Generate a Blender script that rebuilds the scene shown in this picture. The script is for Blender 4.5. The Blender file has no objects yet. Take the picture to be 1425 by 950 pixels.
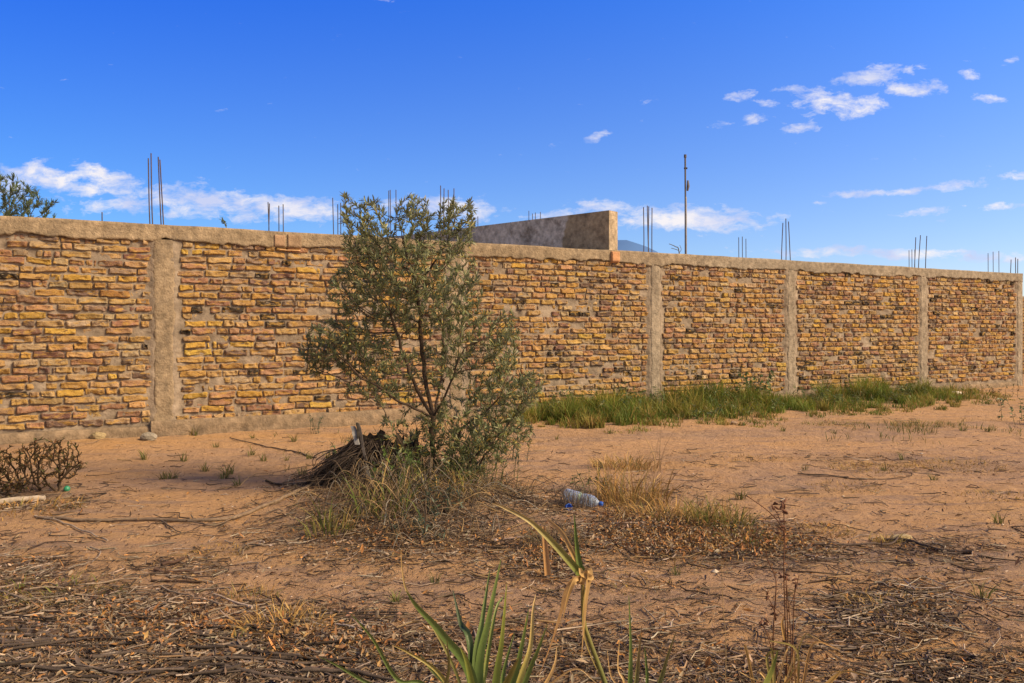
import bpy, math, random
import numpy as np
from mathutils import Vector

# ------------------------------------------------------------------ camera, sky, sun, exposure
sc = bpy.context.scene
F, CX, HY, CAMZ = 1100.0, 712.5, 457.0, 1.4
cam = bpy.data.objects.new('camera', bpy.data.cameras.new('camera'))
sc.collection.objects.link(cam); sc.camera = cam
cam.location = (0, 0, CAMZ); cam.rotation_euler = (math.radians(90), 0, 0)
cam.data.sensor_width = 36; cam.data.lens = F / 1425 * 36
cam.data.shift_y = -(475 - HY) / 1425
cam.data.clip_start = 0.05; cam.data.clip_end = 20000

SUN_EL, SUN_AZ = math.radians(38), math.radians(110)   # azimuth clockwise from +Y
sund = bpy.data.lights.new('sun', 'SUN'); sun = bpy.data.objects.new('sun', sund)
sc.collection.objects.link(sun)
sd = Vector((math.sin(SUN_AZ) * math.cos(SUN_EL), math.cos(SUN_AZ) * math.cos(SUN_EL), math.sin(SUN_EL)))
sun.rotation_euler = sd.to_track_quat('Z', 'Y').to_euler()
sund.energy = 5.0; sund.angle = math.radians(24); sund.color = (1.0, 0.76, 0.46)

sc.view_settings.view_transform = 'Standard'; sc.view_settings.look = 'None'
sc.view_settings.exposure = 0.45; sc.view_settings.gamma = 1.0
sc.view_settings.use_curve_mapping = False
sc.render.engine = 'CYCLES'
sc.cycles.max_bounces = 6; sc.cycles.diffuse_bounces = 3; sc.cycles.transparent_max_bounces = 8
sc.cycles.use_denoising = True

W = bpy.data.worlds.new('World'); sc.world = W; W.use_nodes = True
nt = W.node_tree; nt.nodes.clear()


def N(tree, typ, ins=None, **props):
    n = tree.nodes.new(typ)
    for k, v in props.items():
        setattr(n, k, v)
    for k, v in (ins or {}).items():
        s = n.inputs[k]
        if isinstance(v, bpy.types.NodeSocket):
            tree.links.new(v, s)
        else:
            s.default_value = v
    return n


def sky_world():
    sky = N(nt, 'ShaderNodeTexSky', sky_type='NISHITA')
    sky.sun_disc = False; sky.sun_elevation = SUN_EL; sky.sun_rotation = SUN_AZ
    sky.altitude = 300; sky.air_density = 1.0; sky.dust_density = 0.3; sky.ozone_density = 2.0
    grade = N(nt, 'ShaderNodeMix', {0: 1.0, 6: sky.outputs[0], 7: (SKY_TINT[0], SKY_TINT[1], SKY_TINT[2], 1)}, data_type='RGBA', blend_type='MULTIPLY')
    tc = N(nt, 'ShaderNodeTexCoord')
    sep = N(nt, 'ShaderNodeSeparateXYZ', {0: tc.outputs['Generated']})
    # deeper blue overhead, paler towards the horizon, as the clear evening sky is
    zc = N(nt, 'ShaderNodeMapRange', {0: sep.outputs[2], 1: 0.0, 2: 0.45, 3: 0.0, 4: 1.0})
    zc = N(nt, 'ShaderNodeMath', {0: zc.outputs[0], 1: 1.5}, operation='POWER')
    xc = N(nt, 'ShaderNodeMapRange', {0: sep.outputs[0], 1: -.55, 2: .55, 3: 0.0, 4: 1.0})
    c4 = [(*v, 1) for v in TINTS]
    lo = N(nt, 'ShaderNodeMix', {0: xc.outputs[0], 6: c4[0], 7: c4[1]}, data_type='RGBA')
    hi = N(nt, 'ShaderNodeMix', {0: xc.outputs[0], 6: c4[2], 7: c4[3]}, data_type='RGBA')
    gr = N(nt, 'ShaderNodeMix', {0: zc.outputs[0], 6: lo.outputs[2], 7: hi.outputs[2]}, data_type='RGBA')
    yb = N(nt, 'ShaderNodeMapRange', {0: sep.outputs[1], 1: 0.55, 2: -0.1, 3: 0.0, 4: 1.0})
    gr = N(nt, 'ShaderNodeMix', {0: yb.outputs[0], 6: gr.outputs[2], 7: (1.45, 1.05, .85, 1)}, data_type='RGBA')   # warmer evening sky towards and round the sun
    grade2 = N(nt, 'ShaderNodeMix', {0: 1.0, 6: grade.outputs[2], 7: gr.outputs[2]}, data_type='RGBA', blend_type='MULTIPLY')
    # cloud sheet: directions projected on the plane y = 1, blobs of cloud torn by noise
    my = N(nt, 'ShaderNodeMath', {0: sep.outputs[1], 1: 0.02}, operation='MAXIMUM')
    u = N(nt, 'ShaderNodeMath', {0: sep.outputs[0], 1: my.outputs[0]}, operation='DIVIDE')
    v = N(nt, 'ShaderNodeMath', {0: sep.outputs[2], 1: my.outputs[0]}, operation='DIVIDE')
    p = N(nt, 'ShaderNodeCombineXYZ', {0: u.outputs[0], 1: v.outputs[0]})
    # warp
    wn = N(nt, 'ShaderNodeTexNoise', {'Vector': p.outputs[0], 'Scale': 30.0, 'Detail': 4.0})
    wv = N(nt, 'ShaderNodeVectorMath', {0: wn.outputs['Color'], 1: (0.5, 0.5, 0.5)}, operation='SUBTRACT')
    ws = N(nt, 'ShaderNodeVectorMath', {0: wv.outputs[0], 1: (0.028, 0.012, 0)}, operation='MULTIPLY')
    pw = N(nt, 'ShaderNodeVectorMath', {0: p.outputs[0], 1: ws.outputs[0]}, operation='ADD')
    blobs = [  # px, py, rx, ry, angle(deg, + rises to the right), strength
        (1215, 106, 56, 15, 8, 1.0), (1272, 123, 42, 12, 3, 1.0), (1150, 141, 48, 20, -6, 1.0), (1205, 146, 32, 15, 0, 1.0),
        (1240, 100, 60, 8, 8, .9), (1075, 142, 28, 6, 0, .9), (1032, 132, 24, 8, 4, .9), (1100, 121, 28, 6, 8, .8), (1112, 177, 32, 10, 5, 1.0),
        (1050, 167, 24, 9, 12, .9), (1010, 173, 26, 7, 10, .75), (1348, 103, 20, 9, 12, .9), (1376, 136, 24, 8, -3, .9),
        (1408, 84, 14, 5, 5, .7), (912, 140, 32, 6, 2, .62), (835, 188, 22, 9, 18, .75), (768, 200, 24, 6, 5, .68), (1385, 97, 20, 5, 5, .5),
        (1195, 270, 56, 7, 3, 1.0), (1255, 267, 40, 7, 6, 1.0), (1330, 257, 52, 9, 7, 1.0), (1410, 245, 36, 8, 10, 1.0),
        (1290, 295, 50, 8, 4, 1.0), (1345, 285, 16, 4, 10, .6), (1400, 287, 40, 8, 2, .95), (1140, 283, 14, 5, 0, .8), (1308, 309, 14, 4, 0, .6),
        (60, 248, 78, 24, -8, 1.15), (20, 262, 40, 20, 0, 1.0), (140, 247, 60, 18, -12, 1.15), (120, 262, 90, 14, -6, .9),
        (280, 278, 130, 24, -6, 1.1), (400, 288, 110, 22, -3, 1.15), (170, 285, 100, 16, 4, .95), (330, 300, 220, 14, -3, .8), (250, 268, 60, 12, -10, .9),
        (630, 290, 80, 20, -3, 1.1), (560, 284, 60, 12, 4, .8), (690, 300, 22, 8, 0, .5), (845, 284, 54, 11, -2, 1.05),
        (965, 305, 118, 22, -2, 1.2), (930, 300, 70, 18, 3, 1.1), (1045, 312, 42, 10, -6, .8), (780, 297, 60, 9, 8, .95), (735, 302, 24, 6, 0, .7),
        (880, 310, 40, 12, 0, .9), (1220, 352, 190, 9, -1, 1.05), (1390, 358, 90, 9, 0, 1.0), (1160, 347, 80, 6, 0, .9), (1330, 350, 70, 4, -2, .9),
        (545, 2, 24, 4, 0, .8), (-60, 250, 70, 24, 0, 1.0), (1520, 240, 90, 12, 10, 1.0), (1560, 120, 60, 10, 5, .9), (-160, 280, 140, 22, 0, 1.0),
    ]
    acc = None
    for (px, py, rx, ry, a, st) in blobs:
        mp = N(nt, 'ShaderNodeMapping', {'Vector': pw.outputs[0], 'Location': ((px - CX) / F, (HY - py) / F, 0),
                                         'Rotation': (0, 0, math.radians(a)), 'Scale': (rx * (1.6 if py < 200 else 1.42) / F, ry * (1.7 if py < 200 else 1.4) / F, 1)}, vector_type='TEXTURE')
        ln = N(nt, 'ShaderNodeVectorMath', {0: mp.outputs[0]}, operation='LENGTH')
        mr = N(nt, 'ShaderNodeMapRange', {0: ln.outputs['Value'], 1: 0.0, 2: 1.25, 3: st, 4: 0.0}, interpolation_type='SMOOTHSTEP')
        acc = mr.outputs[0] if acc is None else N(nt, 'ShaderNodeMath', {0: acc, 1: mr.outputs[0], 2: 0.2}, operation='SMOOTH_MAX').outputs[0]
    sc_ = N(nt, 'ShaderNodeVectorMath', {0: pw.outputs[0], 1: (1, 2.1, 1)}, operation='MULTIPLY')
    n1 = N(nt, 'ShaderNodeTexNoise', {'Vector': sc_.outputs[0], 'Scale': 34.0, 'Detail': 10.0, 'Roughness': 0.66})
    # density = blob * 1.2 + (noise-.5)*1.5 - .6
    a1 = N(nt, 'ShaderNodeMath', {0: n1.outputs[0], 1: 5.0, 2: -3.68}, operation='MULTIPLY_ADD')
    a2 = N(nt, 'ShaderNodeMath', {0: acc, 1: 2.1, 2: a1.outputs[0]}, operation='MULTIPLY_ADD')
    den = N(nt, 'ShaderNodeMapRange', {0: a2.outputs[0], 1: -.05, 2: 1.35, 3: 0.0, 4: 0.97})
    fr = N(nt, 'ShaderNodeMath', {0: sep.outputs[1], 1: 0.1}, operation='GREATER_THAN')
    dm = N(nt, 'ShaderNodeMath', {0: den.outputs[0], 1: fr.outputs[0]}, operation='MULTIPLY')
    # thick parts warm white, thin and under parts lilac grey
    n2 = N(nt, 'ShaderNodeTexNoise', {'Vector': sc_.outputs[0], 'Scale': 16.0, 'Detail': 5.0})
    cr = N(nt, 'ShaderNodeMapRange', {0: n2.outputs[0], 1: 0.38, 2: 0.62, 3: 0.0, 4: 1.0})
    cc = N(nt, 'ShaderNodeMix', {0: cr.outputs[0], 6: (CL * .60, CL * .66, CL * .92, 1), 7: (CL * .96, CL * .92, CL * .94, 1)}, data_type='RGBA')
    fin = N(nt, 'ShaderNodeMix', {0: dm.outputs[0], 6: grade2.outputs[2], 7: cc.outputs[2]}, data_type='RGBA')
    bg = N(nt, 'ShaderNodeBackground', {'Color': fin.outputs[2], 'Strength': 0.088})
    N(nt, 'ShaderNodeOutputWorld', {0: bg.outputs[0]})


SKY_TINT = (1.0, 1.0, 1.0)
TINTS = [[0.42, 0.72, 1.02], [1.08, 1.12, 1.4], [0.03, 0.49, 1.95], [0.30, 1.0, 2.35]]   # horizon left, right; overhead left, right
CL = 8.3
sky_world()

# ------------------------------------------------------------------ helpers
rng = np.random.default_rng(7)
random.seed(7)


def at(px, py, Z):
    return np.array([(px - CX) / F * Z, Z, CAMZ - (py - HY) / F * Z])


def _h(ix, iy, iz):
    n = (ix.astype(np.int64) * 374761393 + iy.astype(np.int64) * 668265263 + iz.astype(np.int64) * 2147483647 + 1013904223) & 0xFFFFFFFF
    n = ((n ^ (n >> 13)) * 1274126177) & 0xFFFFFFFF
    n = (n ^ (n >> 16)) & 0xFFFFFFFF
    return n / 4294967295.0


def vnoise(p):
    p = np.asarray(p, dtype=np.float64)
    i = np.floor(p).astype(np.int64); f = p - i; f = f * f * (3 - 2 * f)
    out = 0
    for dx in (0, 1):
        wx = f[:, 0] if dx else 1 - f[:, 0]
        for dy in (0, 1):
            wy = f[:, 1] if dy else 1 - f[:, 1]
            for dz in (0, 1):
                wz = f[:, 2] if dz else 1 - f[:, 2]
                out = out + wx * wy * wz * _h(i[:, 0] + dx, i[:, 1] + dy, i[:, 2] + dz)
    return out


def fbm(p, octs=4, seed=0):
    p = np.asarray(p, dtype=np.float64) + seed * 17.31
    a, s, o = 1.0, 0, 0
    for _ in range(octs):
        o = o + a * (vnoise(p) - 0.5); s += a; a *= 0.5; p = p * 2.03 + 5.7
    return o / s * 2  # about -1..1


def noise2(x, y, scale, octs=4, seed=0):
    x = np.asarray(x, float).ravel(); y = np.asarray(y, float).ravel()
    return fbm(np.stack([x * scale, y * scale, np.zeros_like(x)], 1), octs, seed)


class Batch:
    def __init__(s):
        s.V, s.Fc, s.C, s.M, s.n = [], [], [], [], 0

    def add(s, V, faces, col, mat=0):
        V = np.asarray(V, float).reshape(-1, 3); faces = np.asarray(faces, int)
        col = np.asarray(col, float)
        if col.ndim == 1: col = np.tile(col[:3], (len(V), 1))
        s.V.append(V); s.C.append(col[:, :3]); s.Fc.append(faces + s.n); s.M.append(np.full(len(faces), mat, int)); s.n += len(V)

    def build(s, name, mats, parent=None, smooth=True, **tags):
        if not isinstance(mats, (list, tuple)): mats = [mats]
        me = bpy.data.meshes.new(name)
        V = np.concatenate(s.V); C = np.concatenate(s.C)
        loops = np.concatenate([f.ravel() for f in s.Fc])
        tot = np.concatenate([np.full(len(f), f.shape[1]) for f in s.Fc])
        start = np.concatenate([[0], np.cumsum(tot)[:-1]])
        off = np.zeros(3)
        me.vertices.add(len(V)); me.loops.add(len(loops)); me.polygons.add(len(tot))
        if parent is not None and 'org' in parent.keys(): off = np.array(parent['org'])
        me.vertices.foreach_set('co', (V - off).ravel().astype(np.float32))
        me.loops.foreach_set('vertex_index', loops.astype(np.int32))
        me.polygons.foreach_set('loop_start', start.astype(np.int32))
        me.polygons.foreach_set('loop_total', tot.astype(np.int32))
        me.polygons.foreach_set('material_index', np.concatenate(s.M).astype(np.int32))
        me.polygons.foreach_set('use_smooth', np.full(len(tot), smooth))
        me.update(calc_edges=True)
        at_ = me.color_attributes.new('col', 'FLOAT_COLOR', 'POINT')
        at_.data.foreach_set('color', np.concatenate([C, np.ones((len(C), 1))], 1).ravel().astype(np.float32))
        for m in mats: me.materials.append(m)
        me.validate(clean_customdata=False)
        o = bpy.data.objects.new(name, me); sc.collection.objects.link(o)
        if parent is not None: o.parent = parent
        for k, v in tags.items(): o[k] = v
        return o


def thing(name, loc, label, category, group=None):
    o = bpy.data.objects.new(name, None); sc.collection.objects.link(o)
    o.location = loc; o['org'] = [float(a) for a in loc]; o['label'] = label; o['category'] = category
    o.empty_display_size = 0.1
    if group: o['group'] = group
    return o


def sub(parent_obj, root):
    """a sub-part: mesh already built in root space is parented to a part (which sits at its root's origin)"""
    parent_obj['org'] = list(root['org'])
    return parent_obj


def grid_faces(nu, nv):
    a = np.arange((nu - 1) * (nv - 1)); i = a // (nv - 1); j = a % (nv - 1)
    b = i * nv + j
    return np.stack([b, b + nv, b + nv + 1, b + 1], 1)


def tube(B, pts, rad, col, sides=6, mat=0, cap=True, jit=0.0):
    P = np.asarray(pts, float); n = len(P)
    R = np.broadcast_to(np.asarray(rad, float), (n,)).copy()
    T = np.gradient(P, axis=0); T /= np.linalg.norm(T, axis=1)[:, None] + 1e-9
    ref = np.array([0, 0, 1.0]) if abs(T[0, 2]) < 0.8 else np.array([1.0, 0, 0])
    A = np.cross(T, ref); A /= np.linalg.norm(A, axis=1)[:, None] + 1e-9
    Bn = np.cross(T, A)
    ang = np.arange(sides) / sides * 2 * math.pi
    rr = R[:, None] * (1 + jit * (rng.random((n, sides)) - .5))
    V = P[:, None, :] + rr[:, :, None] * (np.cos(ang)[None, :, None] * A[:, None, :] + np.sin(ang)[None, :, None] * Bn[:, None, :])
    V = V.reshape(-1, 3)
    i = np.repeat(np.arange(n - 1), sides); j = np.tile(np.arange(sides), n - 1); k = (j + 1) % sides
    fc = np.stack([i * sides + j, i * sides + k, (i + 1) * sides + k, (i + 1) * sides + j], 1)
    col = np.asarray(col, float)
    if col.ndim == 2: col = np.repeat(col, sides, 0)
    B.add(V, fc, col, mat)
    if cap:
        for e, flip in ((0, True), (n - 1, False)):
            c = P[e]; ring = V[e * sides:(e + 1) * sides]
            f = np.stack([np.zeros(sides, int), 1 + np.arange(sides), 1 + (np.arange(sides) + 1) % sides], 1)
            if flip: f = f[:, ::-1]
            cc = col if col.ndim == 1 else col[e * sides]
            B.add(np.vstack([c, ring]), f, cc, mat)


def catmull(P, n=8):
    P = np.asarray(P, float)
    Q = np.vstack([2 * P[0] - P[1], P, 2 * P[-1] - P[-2]]); out = []
    for i in range(len(P) - 1):
        p0, p1, p2, p3 = Q[i:i + 4]
        for t in np.linspace(0, 1, n, endpoint=False):
            out.append(.5 * ((2 * p1) + (-p0 + p2) * t + (2 * p0 - 5 * p1 + 4 * p2 - p3) * t * t + (-p0 + 3 * p1 - 3 * p2 + p3) * t ** 3))
    out.append(P[-1]); return np.array(out)


def box(B, c, d, h, col, mat=0):
    """axis box; c centre, d half sizes, h = (ex,ey) horizontal unit x axis"""
    ex = np.array([h[0], h[1], 0]); ey = np.array([-h[1], h[0], 0]); ez = np.array([0, 0, 1.])
    V = [np.array(c) + sx * d[0] * ex + sy * d[1] * ey + sz * d[2] * ez for sx in (-1, 1) for sy in (-1, 1) for sz in (-1, 1)]
    B.add(V, [[0, 1, 3, 2], [4, 6, 7, 5], [0, 4, 5, 1], [2, 3, 7, 6], [0, 2, 6, 4], [1, 5, 7, 3]], col, mat)


def blades(B, base, az, L, w, bend, cols, segs=3, mat=0, tipcol=None, fold=0.0, wob=0.0):
    """many tapering, bending grass blades at once. bend: horizontal reach as a share of the length"""
    M = len(base); base = np.asarray(base, float)
    az = np.broadcast_to(az, (M,)); L = np.broadcast_to(L, (M,)); w = np.broadcast_to(w, (M,)); bend = np.broadcast_to(bend, (M,))
    hd = np.stack([np.cos(az), np.sin(az), np.zeros(M)], 1)
    face = az + math.pi / 2 + rng.normal(0, .9, M)
    sdv = np.stack([np.cos(face), np.sin(face), np.zeros(M)], 1)
    pts, cl = [], []
    cols = np.asarray(cols, float); tc = cols if tipcol is None else tipcol
    curl = rng.normal(0, wob, (M, 1)) * sdv
    for k in range(segs + 1):
        t = k / segs
        th = bend * 1.5 * t  # tilt grows with t
        up = L * t * np.cos(th * .75); out = L * t * np.sin(th * .75)
        c = base + up[:, None] * np.array([0, 0, 1.]) + out[:, None] * hd + curl * (L * t * t)[:, None]
        ww = (w * (1 - t ** 1.6) * .5 * (0.75 + .5 * min(t * 3, 1)))[:, None]
        cc = cols * (1 - t) + tc * t
        if k < segs:
            pts += [c - sdv * ww, c + sdv * ww]; cl += [cc, cc]
        else:
            pts.append(c); cl.append(cc)
    nv = 2 * segs + 1
    V = np.stack(pts, 1).reshape(-1, 3); C = np.stack(cl, 1).reshape(-1, 3)
    o = (np.arange(M) * nv)[:, None]
    for k in range(segs - 1):
        q = np.array([2 * k, 2 * k + 1, 2 * k + 3, 2 * k + 2])
        B.V.append(np.zeros((0, 3))) if False else None
    quads = np.concatenate([o + np.array([[2 * k, 2 * k + 1, 2 * k + 3, 2 * k + 2]]) for k in range(segs - 1)])
    tris = o + np.array([[2 * segs - 2, 2 * segs - 1, 2 * segs]])
    n0 = B.n
    B.V.append(V); B.C.append(C); B.n += len(V)
    B.Fc.append(quads + n0); B.M.append(np.full(len(quads), mat)); B.Fc.append(tris + n0); B.M.append(np.full(len(tris), mat))


def unit(v): return v / (np.linalg.norm(v, axis=-1, keepdims=True) + 1e-9)


def leaves(B, base, d, nrm, L, w, cols, fold=0.25, curl=0.15, mat=0, wide=0.45):
    """folded pointed leaves: 6 verts each, two stations"""
    M = len(base); d = unit(d); s = unit(np.cross(d, nrm)); n = unit(np.cross(s, d))
    L = np.broadcast_to(L, (M,))[:, None]; w = np.broadcast_to(w, (M,))[:, None]
    curl = np.broadcast_to(curl, (M,))[:, None]
    p0 = base
    m = base + d * L * wide - n * curl * L * .3
    l = m - s * w * .5 + n * w * fold; r = m + s * w * .5 + n * w * fold
    m2 = base + d * L * .78 - n * curl * L * .7
    l2 = m2 - s * w * .3 + n * w * fold * .6; r2 = m2 + s * w * .3 + n * w * fold * .6
    tip = base + d * L - n * curl * L * 1.1
    V = np.stack([p0, l, m, r, l2, m2, r2, tip], 1).reshape(-1, 3)
    o = (np.arange(M) * 8)[:, None]
    tris = np.concatenate([o + np.array([t]) for t in ([0, 2, 1], [0, 3, 2], [4, 5, 7], [5, 6, 7])])
    quads = np.concatenate([o + np.array([t]) for t in ([1, 2, 5, 4], [2, 3, 6, 5])])
    C = np.repeat(np.asarray(cols, float), 8, 0)
    n0 = B.n; B.V.append(V); B.C.append(C); B.n += len(V)
    B.Fc += [tris + n0, quads + n0]; B.M += [np.full(len(tris), mat), np.full(len(quads), mat)]


def pick(pal, M, jit=0.12):
    pal = np.array(pal, float); i = rng.integers(0, len(pal), M)
    c = pal[i] * (1 + rng.normal(0, jit, (M, 1))) * (1 + rng.normal(0, min(jit * .2, .03), (M, 3)))
    return np.clip(c, 0.004, 1)


# ------------------------------------------------------------------ materials
def mat_attr(name, rough=0.85, spec=0.2, transl=0.0, nscale=0.0, namp=0.0, bump=0.0, bscale=60.0, back=None, dirt=None, coat=0.0):
    m = bpy.data.materials.new(name); m.use_nodes = True; t = m.node_tree; t.nodes.clear()
    a = N(t, 'ShaderNodeAttribute', attribute_name='col').outputs['Color']
    tc = N(t, 'ShaderNodeTexCoord').outputs['Object']
    c = a
    if namp:
        n = N(t, 'ShaderNodeTexNoise', {'Vector': tc, 'Scale': nscale, 'Detail': 6.0, 'Roughness': 0.6})
        r = N(t, 'ShaderNodeMapRange', {0: n.outputs[0], 1: 0.3, 2: 0.7, 3: 1 - namp, 4: 1 + namp})
        c = N(t, 'ShaderNodeMix', {0: 1.0, 6: c, 7: N(t, 'ShaderNodeCombineXYZ', {0: r.outputs[0], 1: r.outputs[0], 2: r.outputs[0]}).outputs[0]}, data_type='RGBA', blend_type='MULTIPLY').outputs[2]
    if dirt:
        n = N(t, 'ShaderNodeTexNoise', {'Vector': tc, 'Scale': dirt[0], 'Detail': 7.0, 'Roughness': 0.7})
        r = N(t, 'ShaderNodeMapRange', {0: n.outputs[0], 1: dirt[1], 2: dirt[2], 3: 0.0, 4: dirt[4]})
        c = N(t, 'ShaderNodeMix', {0: r.outputs[0], 6: c, 7: (*dirt[3], 1)}, data_type='RGBA').outputs[2]
    if back is not None:
        g = N(t, 'ShaderNodeNewGeometry')
        k = N(t, 'ShaderNodeMath', {0: g.outputs['Backfacing'], 1: back[1]}, operation='MULTIPLY')
        c = N(t, 'ShaderNodeMix', {0: k.outputs[0], 6: c, 7: (*back[0], 1)}, data_type='RGBA').outputs[2]
    b = N(t, 'ShaderNodeBsdfPrincipled', {'Base Color': c, 'Roughness': rough, 'Specular IOR Level': spec})
    if coat: b.inputs['Coat Weight'].default_value = coat
    if bump:
        n = N(t, 'ShaderNodeTexNoise', {'Vector': tc, 'Scale': bscale, 'Detail': 8.0, 'Roughness': 0.65})
        bp = N(t, 'ShaderNodeBump', {'Height': n.outputs[0], 'Strength': 1.0, 'Distance': bump})
        t.links.new(bp.outputs[0], b.inputs['Normal'])
    out = b.outputs[0]
    if transl:
        tr = N(t, 'ShaderNodeBsdfTranslucent', {'Color': c})
        out = N(t, 'ShaderNodeMixShader', {0: transl, 1: b.outputs[0], 2: tr.outputs[0]}).outputs[0]
    N(t, 'ShaderNodeOutputMaterial', {0: out})
    return m


def wall_mats():
    # fired brick: body colour from attribute, ochre streaks, soot-black scorch, fine pitted bump
    m = bpy.data.materials.new('fired_brick'); m.use_nodes = True; t = m.node_tree; t.nodes.clear()
    a = N(t, 'ShaderNodeAttribute', attribute_name='col').outputs['Color']
    tc = N(t, 'ShaderNodeTexCoord').outputs['Object']
    st = N(t, 'ShaderNodeVectorMath', {0: tc, 1: (1, 1, 2.6)}, operation='MULTIPLY').outputs[0]
    n = N(t, 'ShaderNodeTexNoise', {'Vector': st, 'Scale': 9.0, 'Detail': 5.0, 'Roughness': .6})
    r = N(t, 'ShaderNodeMapRange', {0: n.outputs[0], 1: .50, 2: .62, 3: 0., 4: .8})
    c = N(t, 'ShaderNodeMix', {0: r.outputs[0], 6: a, 7: (.46, .28, .08, 1)}, data_type='RGBA').outputs[2]
    n = N(t, 'ShaderNodeTexNoise', {'Vector': st, 'Scale': 13.0, 'Detail': 6.0, 'Roughness': .7, 'Distortion': .6})
    r = N(t, 'ShaderNodeMapRange', {0: n.outputs[0], 1: .54, 2: .64, 3: 0., 4: .85})
    c = N(t, 'ShaderNodeMix', {0: r.outputs[0], 6: c, 7: (.12, .065, .04, 1)}, data_type='RGBA').outputs[2]
    n = N(t, 'ShaderNodeTexNoise', {'Vector': st, 'Scale': 22.0, 'Detail': 6.0, 'Roughness': .7})
    r = N(t, 'ShaderNodeMapRange', {0: n.outputs[0], 1: .60, 2: .70, 3: 0., 4: .6})
    c = N(t, 'ShaderNodeMix', {0: r.outputs[0], 6: c, 7: (.50, .40, .28, 1)}, data_type='RGBA').outputs[2]
    b = N(t, 'ShaderNodeBsdfPrincipled', {'Base Color': c, 'Roughness': .9, 'Specular IOR Level': .15})
    n = N(t, 'ShaderNodeTexNoise', {'Vector': tc, 'Scale': 55.0, 'Detail': 8.0, 'Roughness': .75})
    bp = N(t, 'ShaderNodeBump', {'Height': n.outputs[0], 'Strength': 1.0, 'Distance': .018})
    t.links.new(bp.outputs[0], b.inputs['Normal']); N(t, 'ShaderNodeOutputMaterial', {0: b.outputs[0]})
    return m


M_BRICK = wall_mats()
M_MORTAR = mat_attr('mortar', .95, .1, nscale=7, namp=.35, bump=.012, bscale=40, dirt=(2.2, .5, .75, (.20, .15, .11), .6))
M_CONC = mat_attr('rough_concrete', .92, .15, nscale=11, namp=.38, bump=.02, bscale=36, dirt=(3.4, .50, .68, (.15, .12, .095), .75))
M_STEEL = mat_attr('rusty_rebar', .7, .3, nscale=20, namp=.3)
M_POLE = mat_attr('galvanised_pole', .5, .5, nscale=15, namp=.2)
M_BARK = mat_attr('bark', .9, .15, nscale=30, namp=.35, bump=.004, bscale=120)
M_LEAF = mat_attr('olive_leaf', .42, .45, transl=.28, nscale=8, namp=.15, back=((.22, .25, .17), .55))
M_GRASS = mat_attr('grass_blade', .6, .3, transl=.35)
M_DRY = mat_attr('dry_grass', .8, .2, transl=.3)
M_LITTER = mat_attr('dead_leaf', .85, .2, transl=.12, nscale=40, namp=.2)
M_STICK = mat_attr('dead_wood', .9, .15, nscale=25, namp=.35, bump=.003, bscale=150)
M_STONE = mat_attr('stone', .95, .15, nscale=15, namp=.25, bump=.006, bscale=60)
M_AGAVE = mat_attr('sword_leaf', .42, .45, transl=.15, nscale=20, namp=.15, bump=.001, bscale=200)
M_HILL = mat_attr('far_hill', 1, 0, nscale=.002, namp=.1)


def ground_mat():
    m = bpy.data.materials.new('sandy_soil'); m.use_nodes = True; t = m.node_tree; t.nodes.clear()
    a = N(t, 'ShaderNodeAttribute', attribute_name='col').outputs['Color']
    tc = N(t, 'ShaderNodeTexCoord').outputs['Object']
    c = a
    def layer(c, scale, lo, hi, col, amt, sv=(1, 1, 1), det=7.0, dist=0.0):
        v = N(t, 'ShaderNodeVectorMath', {0: tc, 1: sv}, operation='MULTIPLY').outputs[0]
        n = N(t, 'ShaderNodeTexNoise', {'Vector': v, 'Scale': scale, 'Detail': det, 'Roughness': .68, 'Distortion': dist})
        r = N(t, 'ShaderNodeMapRange', {0: n.outputs[0], 1: lo, 2: hi, 3: 0., 4: amt})
        return N(t, 'ShaderNodeMix', {0: r.outputs[0], 6: c, 7: (*col, 1)}, data_type='RGBA').outputs[2]
    c = layer(c, 1.1, .45, .7, (.52, .30, .125), .6)
    c = layer(c, .8, .5, .72, (.31, .225, .18), .65, (.6, 1.4, 1))
    c = layer(c, 5.0, .52, .72, (.52, .35, .22), .45)
    c = layer(c, 9.0, .60, .72, (.26, .165, .11), .45)
    c = layer(c, 2.2, .52, .66, (.27, .195, .155), .7, (.35, 2.2, 1), dist=.4)
    c = layer(c, 3.4, .55, .68, (.56, .36, .18), .55, (.3, 2.0, 1), dist=.4)
    c = layer(c, 14.0, .58, .68, (.20, .125, .085), .6, (.5, 1.6, 1))
    c = layer(c, 45.0, .63, .70, (.16, .10, .07), .4)
    c = layer(c, 60.0, .66, .74, (.62, .48, .36), .4)
    b = N(t, 'ShaderNodeBsdfPrincipled', {'Base Color': c, 'Roughness': .95, 'Specular IOR Level': .1})
    n1 = N(t, 'ShaderNodeTexNoise', {'Vector': tc, 'Scale': 12.0, 'Detail': 9.0, 'Roughness': .7})
    n2 = N(t, 'ShaderNodeTexNoise', {'Vector': tc, 'Scale': 75.0, 'Detail': 6.0, 'Roughness': .7})
    b1 = N(t, 'ShaderNodeBump', {'Height': n1.outputs[0], 'Strength': 1.0, 'Distance': .07})
    b2 = N(t, 'ShaderNodeBump', {'Height': n2.outputs[0], 'Strength': 1.0, 'Distance': .005, 'Normal': b1.outputs[0]})
    t.links.new(b2.outputs[0], b.inputs['Normal']); N(t, 'ShaderNodeOutputMaterial', {0: b.outputs[0]})
    return m


M_GROUND = ground_mat()

# ------------------------------------------------------------------ ground
MOUNDS = [(590, 715, 1.15, .75, .13), (520, 690, .6, .5, .10), (900, 735, 1.3, .35, .06), (170, 905, 1.2, .28, .045), (1245, 860, .5, .3, .02),
          (60, 680, .9, .4, .05)]
MW = []
for (px, py, rx, ry, h) in MOUNDS:
    Z = CAMZ * F / (py - HY); MW.append(((px - CX) / F * Z, Z, rx, ry, h))


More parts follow.
